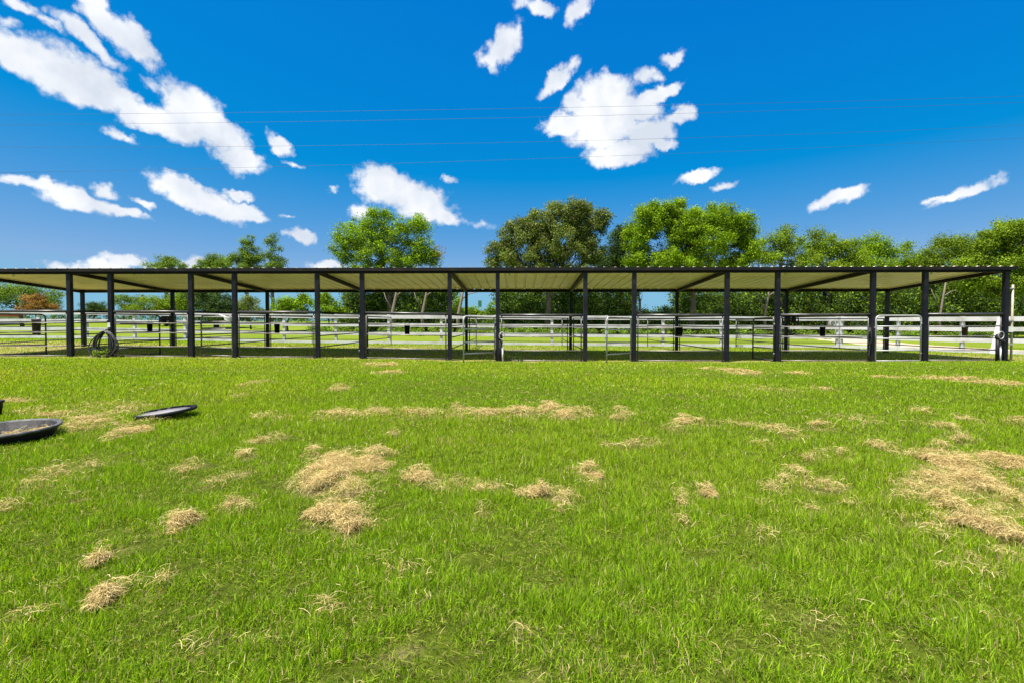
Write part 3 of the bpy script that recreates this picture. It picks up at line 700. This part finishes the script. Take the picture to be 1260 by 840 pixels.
def tree(name, label, cat, Y, ells, base_px, kind='mid', leaf=.15, n_per=2.0, rpx=11, k=8, trunk=.22, bark='bark', group='trees beyond the fence', seed=None, limbs=14, extra=None):
    NT[0] += 1; seed = seed or NT[0]*13
    bx = (base_px-630)/FOC*Y; g = G(bx, Y); r_ = random.Random(seed)
    t = empty(name, (bx, Y, g), label, cat, group)
    B = crown_blobs(ells, Y, n_per, rpx, seed)
    V, Lp, S, Cc = leaves(B, leaf, GR[kind], k, seed=seed)
    if extra:
        V0, S0, C0 = V, S, Cc
        B2 = crown_blobs(extra[0], Y, n_per*.6, rpx*.8, seed+5); V, Lp, S, Cc = leaves(B2, leaf*.8, GR[extra[1]], k*.4, seed=seed+3)
        V, S, Cc = np.concatenate([V0, V]), np.concatenate([S0, S]), np.concatenate([C0, Cc]); Lp = np.arange(len(V))
    np_mesh('crown', V, Lp, S, M['leaf'], t, Cc)
    zs = [b[2] for b in B]; zc = min(zs)*.55+max(zs)*.45; cx = sum(b[0] for b in B)/len(B)
    m_ = MB(); top = Vector((cx, Y, zc))
    P = [Vector((bx, Y, g-.1)), Vector((bx*.8+cx*.2+r_.uniform(-.2,.2), Y, g+(zc-g)*.35)), Vector((bx*.4+cx*.6+r_.uniform(-.3,.3), Y+.1, g+(zc-g)*.7)), top]
    m_.tube(P, [trunk*1.25, trunk, trunk*.75, trunk*.4], 9)
    for q in range(limbs):
        b = r_.choice(B); s = P[1].lerp(P[3], r_.random()) if r_.random() < .8 else P[2]
        e = Vector(b[:3]); mid_ = s.lerp(e, .5)+Vector((r_.uniform(-.3,.3), r_.uniform(-.3,.3), -.12*(e-s).length))
        w = trunk*r_.uniform(.2, .42); m_.tube([s, mid_, e], [w, w*.6, w*.18], 6)
    m_.build('trunk', M[bark], t)
    return t
T = tree
T('pine_tree', 'small round-topped pine far left showing just above the roof', 'tree', 62, [(205,320,17,7),(196,327,20,6),(214,327,18,7),(188,334,14,5),(206,334,24,7),(205,345,22,8)], 206, 'pine', rpx=6, k=7, trunk=.16)
T('pine_tree', 'bushy pine left of the two tall pines', 'tree', 60, [(264,319,14,7),(254,325,16,8),(273,325,16,8),(245,333,14,8),(262,334,28,9),(280,336,12,7),(260,348,28,10)], 262, 'pine', rpx=7, trunk=.18)
T('pine_tree', 'left one of the two tall ragged pines', 'tree', 58, [(309,292,6,5),(305,299,10,7),(307,307,14,7),(300,314,16,8),(312,318,14,8),(297,325,20,9),(310,332,22,8),(286,318,9,6),(302,345,26,10)], 306, 'pine', rpx=6, trunk=.2)
T('pine_tree', 'right one of the two tall ragged pines, with its trunk showing', 'tree', 57, [(337,291,6,5),(334,298,10,6),(338,306,13,7),(330,315,14,7),(344,320,12,7),(336,327,19,7),(350,333,13,6),(326,338,16,8)], 334, 'pine', rpx=6, trunk=.2, k=6)
T('broadleaf_tree', 'big spreading tree alone left of centre with brown dead twigs on its right', 'tree', 44,
  [(440,290,32,26),(425,305,20,22),(468,272,24,18),(480,300,28,26),(450,315,36,20),(508,278,26,18),(515,305,22,26),(495,325,26,14),(530,318,14,15),(455,340,40,16)], 482, 'bright', n_per=2.3, rpx=9, k=7, trunk=.26, limbs=24, extra=([(536,312,12,14)], 'rust'))
T('oak_tree', 'large olive-green oak at centre with a domed crown', 'tree', 42,
  [(640,292,30,26),(615,308,20,18),(605,325,14,10),(665,278,26,24),(700,262,34,20),(722,275,28,26),(690,300,46,30),(650,322,48,18),(725,312,24,20),(700,335,40,14),(740,270,14,16)], 672, 'olive', n_per=2.4, rpx=8, k=10, trunk=.22, limbs=28)
T('broadleaf_tree', 'lower dark tree filling the gap between the oak and the bright tree', 'tree', 46, [(762,300,20,24),(750,318,22,18),(775,325,22,18),(755,335,16,12),(772,285,12,12)], 770, 'dark', rpx=9, k=9)
T('broadleaf_tree', 'large bright green tree right of centre, tallest crown on that side', 'tree', 40,
  [(795,275,30,24),(815,262,26,18),(785,295,26,22),(840,278,34,26),(880,270,34,22),(905,280,26,26),(860,300,50,28),(810,318,46,18),(920,300,20,26),(905,322,26,16),(850,330,50,14),(835,250,10,8)], 850, 'bright', n_per=2.9, rpx=9, k=9, trunk=.22, limbs=28)
T('broadleaf_tree', 'loose airy tree right of the bright one with limbs showing', 'tree', 44, [(955,296,22,16),(972,304,24,20),(948,318,26,16),(985,322,28,14),(968,284,12,9),(935,312,16,16)], 962, 'mid', n_per=1.6, k=7, trunk=.2, limbs=20)
T('broadleaf_tree', 'rounded tree with ragged top in the middle of the right-hand row', 'tree', 46, [(1008,300,20,14),(1030,306,26,16),(1000,318,26,14),(1042,322,28,14),(1004,288,8,8),(1022,294,9,7),(1050,300,12,9),(1020,335,40,12)], 1018, 'mid', trunk=.2, k=8)
T('broadleaf_tree', 'yellow-green tree left of the dip in the right-hand treeline', 'tree', 48, [(1066,305,22,13),(1088,304,20,12),(1058,320,28,14),(1108,312,24,12),(1082,328,44,12),(1128,318,16,9),(1075,296,9,6),(1118,303,9,6),(1095,340,50,12)], 1085, 'bright', trunk=.2, k=8)
T('broadleaf_tree', 'dark pointed tree right of the dip in the treeline', 'tree', 46, [(1168,303,18,12),(1150,314,24,12),(1184,312,26,16),(1162,328,40,14),(1135,323,20,8),(1158,298,7,6),(1180,296,9,6),(1165,345,46,14)], 1165, 'mid', trunk=.2, k=8)
T('broadleaf_tree', 'tall dense tree cut by the right edge of the photo', 'tree', 38, [(1235,290,34,22),(1215,300,24,18),(1262,285,34,18),(1240,320,44,24),(1200,325,26,16),(1280,310,40,40),(1230,350,44,20)], 1240, 'mid', n_per=2.3, trunk=.3, k=9, limbs=22)
T('broadleaf_tree', 'pale green tree at far left behind the rusty bush', 'tree', 50, [(10,362,30,14),(-20,355,30,16),(45,358,26,10),(30,372,34,12),(62,372,13,8),(70,362,10,4)], 28, 'pine', n_per=1.6, k=6, trunk=.15)
T('rusty_bush', 'rust-brown leafed bush at far left beyond the fence', 'bush', 44, [(45,371,17,11),(52,378,18,9),(38,380,16,9)], 46, 'rust', rpx=5, k=9, trunk=.07, leaf=.13, group='bushes beyond the fence')
T('pine_tree', 'small dark tree between the first and second left posts', 'tree', 66, [(116,377,16,8),(125,384,20,7),(105,385,12,6)], 116, 'dark', rpx=5, k=9, trunk=.12)
T('broadleaf_tree', 'light airy tree below the roof between the hose post and its neighbour', 'tree', 56, [(150,372,16,12),(165,380,14,9)], 152, 'pine', rpx=5, k=6, trunk=.12)
T('broadleaf_tree', 'round green tree seen under the roof left of the second back post', 'tree', 52, [(195,372,30,12),(220,378,30,13),(180,382,26,9),(232,366,22,14)], 205, 'mid', rpx=7, k=9, trunk=.15)
T('broadleaf_tree', 'dark dense tree under the roof behind the grey nearly closed gate', 'tree', 48, [(265,375,28,16),(250,362,22,14),(285,382,22,14),(275,390,36,10)], 266, 'dark', rpx=8, k=10, trunk=.2)
T('dry_bush', 'brownish thinly leafed bush right of the dark dense tree', 'bush', 45, [(308,374,16,13),(318,384,14,10)], 309, 'olive', rpx=6, k=6, trunk=.07, leaf=.12, group='bushes beyond the fence')
T('leafy_bush', 'bright yellow-green bush under the roof left of the third main post', 'bush', 42, [(352,375,22,13),(340,386,16,10),(366,384,20,11),(375,372,14,12)], 354, 'bright', rpx=6, k=9, trunk=.08, leaf=.14, group='bushes beyond the fence')
T('leafy_bush', 'bright yellow-green bush under the roof right of the third main post', 'bush', 42, [(402,378,18,13),(415,384,20,10),(398,366,12,10)], 405, 'bright', rpx=6, k=9, trunk=.08, leaf=.14, group='bushes beyond the fence')
T('broadleaf_tree', 'tree with a thin leaning trunk in the right sky gap', 'tree', 43, [(781,360,8,8),(790,352,12,6)], 788, 'dark', rpx=5, k=6, trunk=.11, limbs=4)
T('leafy_bush', 'low green bush at the bottom of the sky gap near the green sign', 'bush', 44, [(575,384,18,9),(592,386,16,7),(562,374,9,12),(605,380,9,12)], 580, 'bright', rpx=5, k=8, trunk=.06, leaf=.13, group='bushes beyond the fence')
T('leafy_bush', 'low dark bush at the bottom of the right sky gap', 'bush', 44, [(805,386,18,6),(820,382,13,7),(792,388,12,5)], 806, 'dark', rpx=5, k=8, trunk=.06, leaf=.13, group='bushes beyond the fence')
# undergrowth: one continuous mass along the wood's foot
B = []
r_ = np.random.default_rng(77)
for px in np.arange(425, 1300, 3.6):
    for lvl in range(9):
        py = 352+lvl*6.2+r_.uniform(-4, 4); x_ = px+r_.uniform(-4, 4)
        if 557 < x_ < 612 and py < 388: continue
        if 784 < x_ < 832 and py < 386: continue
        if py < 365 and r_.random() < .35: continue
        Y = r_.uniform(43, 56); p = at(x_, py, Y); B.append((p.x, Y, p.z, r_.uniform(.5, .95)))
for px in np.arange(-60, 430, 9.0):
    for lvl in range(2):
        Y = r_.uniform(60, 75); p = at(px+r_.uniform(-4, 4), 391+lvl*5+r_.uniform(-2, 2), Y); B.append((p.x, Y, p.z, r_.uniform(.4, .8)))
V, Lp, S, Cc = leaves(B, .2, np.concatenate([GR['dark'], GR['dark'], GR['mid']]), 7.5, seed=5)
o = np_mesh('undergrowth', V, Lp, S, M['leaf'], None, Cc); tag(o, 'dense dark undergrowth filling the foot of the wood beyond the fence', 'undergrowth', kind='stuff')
# pale trunks in the undergrowth
for i, (px, py0, py1, Y, r0, lb) in enumerate([(484,398,352,42,.16,'pale forked trunk in dark trees left of centre'), (521,398,352,42.5,.14,'pale straight trunk left of the utility pole'),
        (565,392,356,41,.15,'twisted pale bare trunk beside the left sky gap'), (942,396,352,41.5,.14,'pale bare trunk in the dark wood right of the bright tree'), (1158,390,352,41,.1,'thin pale trunk in the wood near the right end')]):
    a = at(px, py0, Y); g = G(a.x, Y); b = at(px+3, py1, Y)
    t = empty('bare_tree', (a.x, Y, g), lb, 'tree', 'bare trunks at the edge of the wood')
    m_ = MB(); m_.tube([(a.x, Y, g-.1), (a.x-.12, Y, (g+b.z)*.4), (b.x, Y, b.z*.8), (b.x+.2, Y, b.z+.5)], [r0*1.1, r0, r0*.75, r0*.4], 8)
    m_.tube([(b.x, Y, b.z*.8), (b.x+.6, Y-.1, b.z*.9), (b.x+1.3, Y-.2, b.z*.93)], [r0*.5, r0*.35, r0*.15], 6)
    m_.tube([(a.x-.1, Y, b.z*.55), (a.x-.6, Y-.1, b.z*.75), (a.x-.9, Y, b.z*.95)], [r0*.4, r0*.3, r0*.12], 6); m_.build('trunk', M['palebark'], t)
# tall weeds beyond the fence
B = []
for k in range(420):
    px = r_.uniform(380, 1300); Y = r_.uniform(36, 42); x_ = (px-630)/FOC*Y
    B.append((x_, Y, G(x_, Y)+r_.uniform(.05, .55), r_.uniform(.15, .4)))
V, Lp, S, Cc = leaves(B, .14, GR['weed'], 7, seed=6)
o = np_mesh('tall_weeds', V, Lp, S, M['leaf'], None, Cc); tag(o, 'strip of tall bright weeds along the foot of the wood', 'weeds', kind='stuff')
# small weed under the hose
X = SX[1]-.02; Y = LIN(X)-.3
B = [(X+r_.uniform(-.2, .22), Y+r_.uniform(-.06, .06), G(X, Y)+r_.uniform(.03, .2), .07) for _ in range(14)]
V, Lp, S, Cc = leaves(B, .05, GR['mid'], 6, seed=8)
tag(np_mesh('weed_clump', V, Lp, S, M['leaf'], None, Cc), 'green weed clump growing under the coiled hose', 'weed')
X = SX[4]+.35; Y = LIN(X)-.12
B = [(X+r_.uniform(-.2, .3), Y+r_.uniform(-.1, .1), G(X, Y)+r_.uniform(.03, .18), .06) for _ in range(12)]
V, Lp, S, Cc = leaves(B, .05, GR['dark'], 5, seed=9)
tag(np_mesh('weed_clump', V, Lp, S, M['leaf'], None, Cc), 'green weed clump growing right of the central hydrant', 'weed')

# ------------------------------------------------------------ grass
def frustum_pts(y0, y1, n, margin=1.3):
    out = []
    y = np.sqrt(rng.random(n)*(y1*y1-y0*y0)+y0*y0)
    x = (rng.random(n)*2-1)*(y*1.07+margin*(.35+.65*min(1, y0/4)))
    return x, y
def blade_mesh(name, x, y, h, w, lean, col, m, zoff=-.01, az=None, curve=.5, base=None):
    n = len(x); az = rng.random(n)*6.283 if az is None else az
    fa = rng.random(n)*6.283
    dx, dy = np.cos(az), np.sin(az); wx, wy = np.cos(fa)*w/2, np.sin(fa)*w/2
    z = gz(x, y)+zoff if base is None else base
    hz_ = h*np.cos(lean); hr = h*np.sin(lean)
    V = np.zeros((n, 5, 3))
    V[:, 0] = np.stack([x-wx, y-wy, z], 1); V[:, 1] = np.stack([x+wx, y+wy, z], 1)
    mx_, my_, mz_ = x+dx*hr*.35, y+dy*hr*.35, z+hz_*.6
    V[:, 2] = np.stack([mx_+wx*.8, my_+wy*.8, mz_], 1); V[:, 3] = np.stack([mx_-wx*.8, my_-wy*.8, mz_], 1)
    V[:, 4] = np.stack([x+dx*hr, y+dy*hr, z+hz_], 1)
    b = (np.arange(n)*5)[:, None]
    loops = np.concatenate([b+np.array([[0, 1, 2, 3]]), b+np.array([[3, 2, 4]])], 1).ravel()
    sizes = np.tile([4, 3], n)
    return np_mesh(name, V.reshape(-1, 3), loops, sizes, m, None, np.repeat(col, 5, 0))
X_, Y_ = [], []
for (y0, y1, dens) in ((.75,1.6,48000),(1.6,2.4,38000),(2.4,3.6,22000),(3.6,5.5,10500),(5.5,8.5,3800),(8.5,13.2,1900),(13.2,24,800)):
    ym = (y0+y1)/2; area = (y1-y0)*2*(ym*1.07+1.3*(.35+.65*min(1, y0/4)))
    a, b = frustum_pts(y0, y1, int(area*dens)); X_.append(a); Y_.append(b)
x = np.concatenate(X_); y = np.concatenate(Y_)
tuft = vnoise(x, y, 9, 21)*.5+vnoise(x, y, 26, 22)*.6
big = vnoise(x, y, 1.1, 23)*.6+vnoise(x, y, .4, 24)*.4
D = hayd(x, y)
pen = (y > 13.3)
keep = rng.random(len(x)) > np.clip((D-.35)*1.1, 0, .88)
keep &= rng.random(len(x)) < np.clip(.85+tuft*.5, .45, 1)
keep &= ~((y > 12.8) & (y < 17.5) & (vnoise(x, y, 2.2, 61)+.5*vnoise(x, y, 6, 62) > .15) & (rng.random(len(x)) < .6))
keep &= ~(pen & (rng.random(len(x)) < .2))
keep &= ~(((x-TRO[0])**2+(y-TRO[1])**2) < .27**2)
x, y, tuft, big, D = x[keep], y[keep], tuft[keep], big[keep], D[keep]
n = len(x)
h = (.047+.026*np.clip(tuft, -.9, 1.5)+.014*big)*rng.uniform(.55, 1.35, n)
h *= np.where(y > 9, .8, 1)
h = np.clip(h, .012, .13)
w = .0028*rng.uniform(.6, 1.35, n)*np.maximum(1, y/2.6)**.92
lean = np.abs(rng.normal(.55, .42, n)); lean = np.clip(lean, .05, 1.4)
base = np.array([[.17,.285,.006],[.215,.34,.010],[.105,.20,.005],[.27,.39,.03]])[rng.integers(0, 4, n)]
yel = np.array([.34,.35,.035]); olv = np.array([.06,.095,.008])
mixy = np.clip(.15+.34*big+.3*rng.normal(size=n)*.5, 0, .85)[:, None]
col = base*(1-mixy)+yel*mixy
dark = np.clip(-.25*tuft-.22*big+.17*rng.normal(size=n), 0, .6)[:, None]; col = col*(1-dark)+olv*dark
straw = rng.random(n) < (np.where(y > 5, .02, .05)+.35*np.clip(D, 0, 1)+.05*(big > .6))
sc_ = np.array([[.44,.34,.17],[.52,.42,.24],[.33,.27,.12]])[rng.integers(0, 3, n)]
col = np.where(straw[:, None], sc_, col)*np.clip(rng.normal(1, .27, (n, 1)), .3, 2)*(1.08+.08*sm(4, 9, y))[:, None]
col = np.clip(col, .01, .8)
o = blade_mesh('lawn_grass', x, y, h, w, lean, col, M['blade']); tag(o, 'bright green mown lawn grass covering the foreground', 'grass', kind='stuff')

# ------------------------------------------------------------ hay
def strands(x, y, z, L, w, tilt, col, seed=0):
    """curved dry strands of 3 segments"""
    r_ = np.random.default_rng(seed); n = len(x); a = r_.random(n)*6.283; da = r_.normal(0, .55, n)
    P = [np.stack([x, y, z], 1)]; cur = P[0].copy(); aa = a.copy(); tl = tilt.copy()
    for s in range(3):
        step = np.stack([np.cos(aa)*np.cos(tl), np.sin(aa)*np.cos(tl), np.sin(tl)], 1)*(L/3)[:, None]
        cur = cur+step; P.append(cur.copy()); aa = aa+da; tl = tl-r_.uniform(.1, .6, n)
    V = np.zeros((n, 8, 3)); sd = np.stack([-np.sin(a), np.cos(a), r_.normal(0, .5, n)], 1)*(w/2)[:, None]
    for s in range(4): V[:, s*2] = P[s]-sd; V[:, s*2+1] = P[s]+sd
    b = (np.arange(n)*8)[:, None]
    loops = np.concatenate([b+np.array([[s*2, s*2+1, s*2+3, s*2+2]]) for s in range(3)], 1).ravel()
    return V.reshape(-1, 3), loops, np.full(n*3, 4), np.repeat(col, 8, 0)
HC = np.array([[.43,.325,.125],[.51,.40,.17],[.36,.26,.10],[.57,.46,.23],[.24,.17,.065]])
def moundh(x, y):
    d = hayd(x, y); return np.clip(d-.25, 0, 1.1)*.04*(1+.6*vnoise(x, y, 14, 31))*np.where(y > 7, .8, 1)
cx_, cy_ = [], []
for (hx, hy, rx, ry, an, s) in HAY:
    area = rx*ry*3.1; lod = max(1, hy/2.2)**1.5
    n = int(min(18000, area*s*34000/lod*(1 if s > .45 else .55)))
    cx_.append(hx+rng.normal(size=n)*rx*.46); cy_.append(hy+rng.normal(size=n)*ry*.46)
    n = int(n*.15); cx_.append(hx+rng.normal(size=n)*max(rx, .06)*.95); cy_.append(hy+rng.normal(size=n)*max(ry, .06)*.95)
x = np.concatenate(cx_); y = np.concatenate(cy_)
# ragged edges
wx_ = vnoise(x, y, 7, 44)*.05+vnoise(x, y, 19, 46)*.018; wy_ = vnoise(x, y, 7, 45)*.07+vnoise(x, y, 19, 47)*.02
fz = np.clip(y/2.5, .6, 2.6); x = x+wx_*fz; y = y+wy_*fz
br = vnoise(x, y, 10, 41)*.5+vnoise(x, y, 30, 42)*.4
k = (rng.random(len(x)) < np.clip(.5+br*1.1, .02, 1)) & (y > .8); x, y = x[k], y[k]
# sparse strands everywhere
n2_ = 14000; xa, ya = frustum_pts(.9, 12.5, n2_); k = rng.random(n2_) < .2+.5*(vnoise(xa, ya, 1.3, 43) > .2)*(ya < 7); xa, ya = xa[k], ya[k]
x = np.concatenate([x, xa]); y = np.concatenate([y, ya]); n = len(x)
print('hay strands', n)
z = gz(x, y)+.022+np.maximum(moundh(x, y), 0)+rng.random(n)*.022
lodw = np.maximum(1, y/2.6)**.9
V, Lp, S, Cc = strands(x, y, z, rng.uniform(.016, .055, n)*np.minimum(lodw, 1.6), .0010*rng.uniform(.6, 1.5, n)*lodw, rng.normal(.12, .3, n), HC[rng.integers(0, 5, n)]*rng.normal(1, .12, (n, 1)), 3)
o = np_mesh('hay_clippings', V, Lp, S, M['hay'], None, np.clip(Cc, .02, .85)); tag(o, 'dry mown hay scattered in wisps over the lawn', 'hay', kind='stuff')
# thatch: short dead and dull bits lying between the blades
TX, TY = [], []
for (y0, y1, dens) in ((.75,1.6,5500),(1.6,2.4,3500),(2.4,3.6,1700),(3.6,6,600)):
    ym = (y0+y1)/2; a, b = frustum_pts(y0, y1, int((y1-y0)*2*(ym*1.07+1.3*(.35+.65*min(1, y0/4)))*dens)); TX.append(a); TY.append(b)
x = np.concatenate(TX); y = np.concatenate(TY); n = len(x)
TC = np.array([[.20,.16,.05],[.13,.15,.02],[.32,.27,.10],[.11,.19,.012],[.08,.07,.025],[.18,.28,.015],[.22,.26,.03]])
V, Lp, S, Cc = strands(x, y, gz(x, y)+rng.random(n)*.016+.002, rng.uniform(.012, .035, n), .0010*rng.uniform(.6, 1.5, n)*np.maximum(1, y/2.6)**.9, rng.normal(.12, .25, n), TC[rng.integers(0, 7, n)]*rng.normal(1, .15, (n, 1)), 17)
o = np_mesh('lawn_thatch', V, Lp, S, M['hay'], None, np.clip(Cc, .01, .7)); tag(o, 'dead bits and clippings lying between the grass blades', 'thatch', kind='stuff')
# the distinct heaps
PILES = [(415,572,36,13,.075,'largest hay heap, left lobe of the pair left of centre'), (457,568,24,11,.065,'hay heap touching the right side of the largest heap'),
 (400,632,22,12,.05,'hay heap in front of the largest heap'), (430,643,20,10,.045,'small hay heap right of the one in front of the largest'), (225,643,20,10,.07,'compact curled hay heap alone in the left lawn'),
 (672,503,16,5,.06,'far hay heap on top of the long central windrow'), (516,587,14,7,.05,'hay tuft at the left end of the short central trail'), (664,607,15,5,.045,'hay tuft in the middle of the short central trail'),
 (727,584,14,5,.045,'hay tuft lying alone right of the short trail'), (1205,647,34,10,.07,'long hay ridge slanting to the right edge'), (1235,566,28,9,.07,'hay heap at the right edge, at the far side of the big spread'),
 (1165,566,30,8,.06,'hay heap at the far left corner of the big right spread'), (135,735,20,6,.05,'slanting hay tuft low in the left lawn'), (120,690,10,8,.045,'small hay tuft left of centre of the left lawn'), (840,518,11,4,.05,'small hay curl right of the central windrow'),
 (285,625,11,7,.05,'small hay tuft right of the compact curled heap'), (166,531,20,4,.03,'narrow hay row running down from the tilted lid'), (873,606,8,5,.035,'tiny lone hay tuft right of centre')]
for i, (px, py, rx, ry, hh, lb) in enumerate(PILES):
    cx, cy = gnd(px, py+ry*.4); kx = cy/FOC; xx2, yy2 = gnd(px, py-ry); xx3, yy3 = gnd(px, py+ry)
    RX = rx*kx*(.95 if i in (0, 1, 2, 9, 10, 11) else .72); RY = max(abs(yy2-yy3)/2, .06); ang = {9: -.55, 12: .4, 16: .75, 13: .6}.get(i, rng.uniform(-.2, .2)); RY = min(RY, RX*1.2) if i not in (9,) else RY*.45
    if i == 9: RX *= 1.3
    ca, sa = math.cos(ang), math.sin(ang)
    lod = max(1, cy/2.6)**.9
    # lumpy low dome, buried skirt
    nr, na = 9, 40; Vd = []; 
    for a in range(nr):
        for b in range(na):
            t_ = 2*math.pi*b/na; r0 = (a/(nr-1))*(1+.3*math.sin(t_*2+i)+.2*math.sin(t_*5+i*2))*.5; q = a/(nr-1)
            lx, ly = math.cos(t_)*r0*RX, math.sin(t_)*r0*RY; X = cx+lx*ca-ly*sa; Y = cy+lx*sa+ly*ca
            nz = mnoise.noise(Vector((X*16, Y*16, i)))*.5+mnoise.noise(Vector((X*45, Y*45, i)))*.25
            Vd.append((X, Y, G(X, Y)+hh*.36*(1-q**2)*(1+1.1*nz)-.035*q+.0))
    Fd = [(a*na+b, a*na+(b+1) % na, (a+1)*na+(b+1) % na, (a+1)*na+b) for a in range(nr-1) for b in range(na)]
    Vd = np.array(Vd); cd = np.clip(np.tile([.40,.29,.15], (len(Vd), 1))*rng.normal(1, .12, (len(Vd), 1)), .05, .8)
    n = int(min(36000, max(1500, RX*RY*3.14*260000/lod**1.5)))
    tt = rng.random(n)*6.283; rr = np.sqrt(rng.random(n))*(1+.3*np.sin(tt*2+i)+.2*np.sin(tt*5+i*2)+.12*np.sin(tt*11+i))*.95
    lx, ly = np.cos(tt)*rr*RX, np.sin(tt)*rr*RY; X = cx+lx*ca-ly*sa; Y = cy+lx*sa+ly*ca
    nz = vnoise(X, Y, 22, 50+i)*.45
    X = X+vnoise(X, Y, 9, 71)*RX*.34+vnoise(X, Y, 24, 73)*RX*.16; Y = Y+vnoise(X, Y, 9, 72)*RY*.42+vnoise(X, Y, 24, 74)*RY*.2
    Z = gz(X, Y)+.42*hh*np.clip(1-rr**2, 0, 1)*(1+1.5*nz)+.012+rng.random(n)*.014
    V, Lp, S, Cc = strands(X, Y, Z, rng.uniform(.014, .042, n)*min(lod, 1.6), .0009*rng.uniform(.6, 1.5, n)*lod, rng.normal(.05, .28, n), HC[rng.integers(0, 5, n)]*rng.normal(1, .1, (n, 1)), 60+i)
    Vall = np.concatenate([Vd, V]); Fl = np.array(Fd).ravel()
    o = np_mesh('hay_pile', Vall, np.concatenate([Fl, Lp+len(Vd)]), np.concatenate([np.full(len(Fd), 4), S]), M['hay'], None, np.clip(np.concatenate([cd, Cc]), .02, .85))
    tag(o, lb, 'hay pile', 'heaps of dry hay on the lawn')
# hay bits in the trough
n = 450; a = rng.random(n)*6.283; r = np.sqrt(rng.random(n))*.12
X = TRO[0]+.11+np.cos(a)*r*1.1; Y = TRO[1]+.05+np.sin(a)*r
V, Lp, S, Cc = strands(X, Y, np.full(n, TRO[2]+.045)+rng.random(n)*.03, rng.uniform(.03, .09, n), .003*np.ones(n), rng.normal(.15, .25, n), HC[rng.integers(0, 5, n)]*.8, 99)
o = np_mesh('hay_scraps', V, Lp, S, M['hay'], None, np.clip(Cc, .02, .8)); tag(o, 'few scraps of old hay lying in the black trough', 'hay')
print('objects', len(bpy.data.objects))
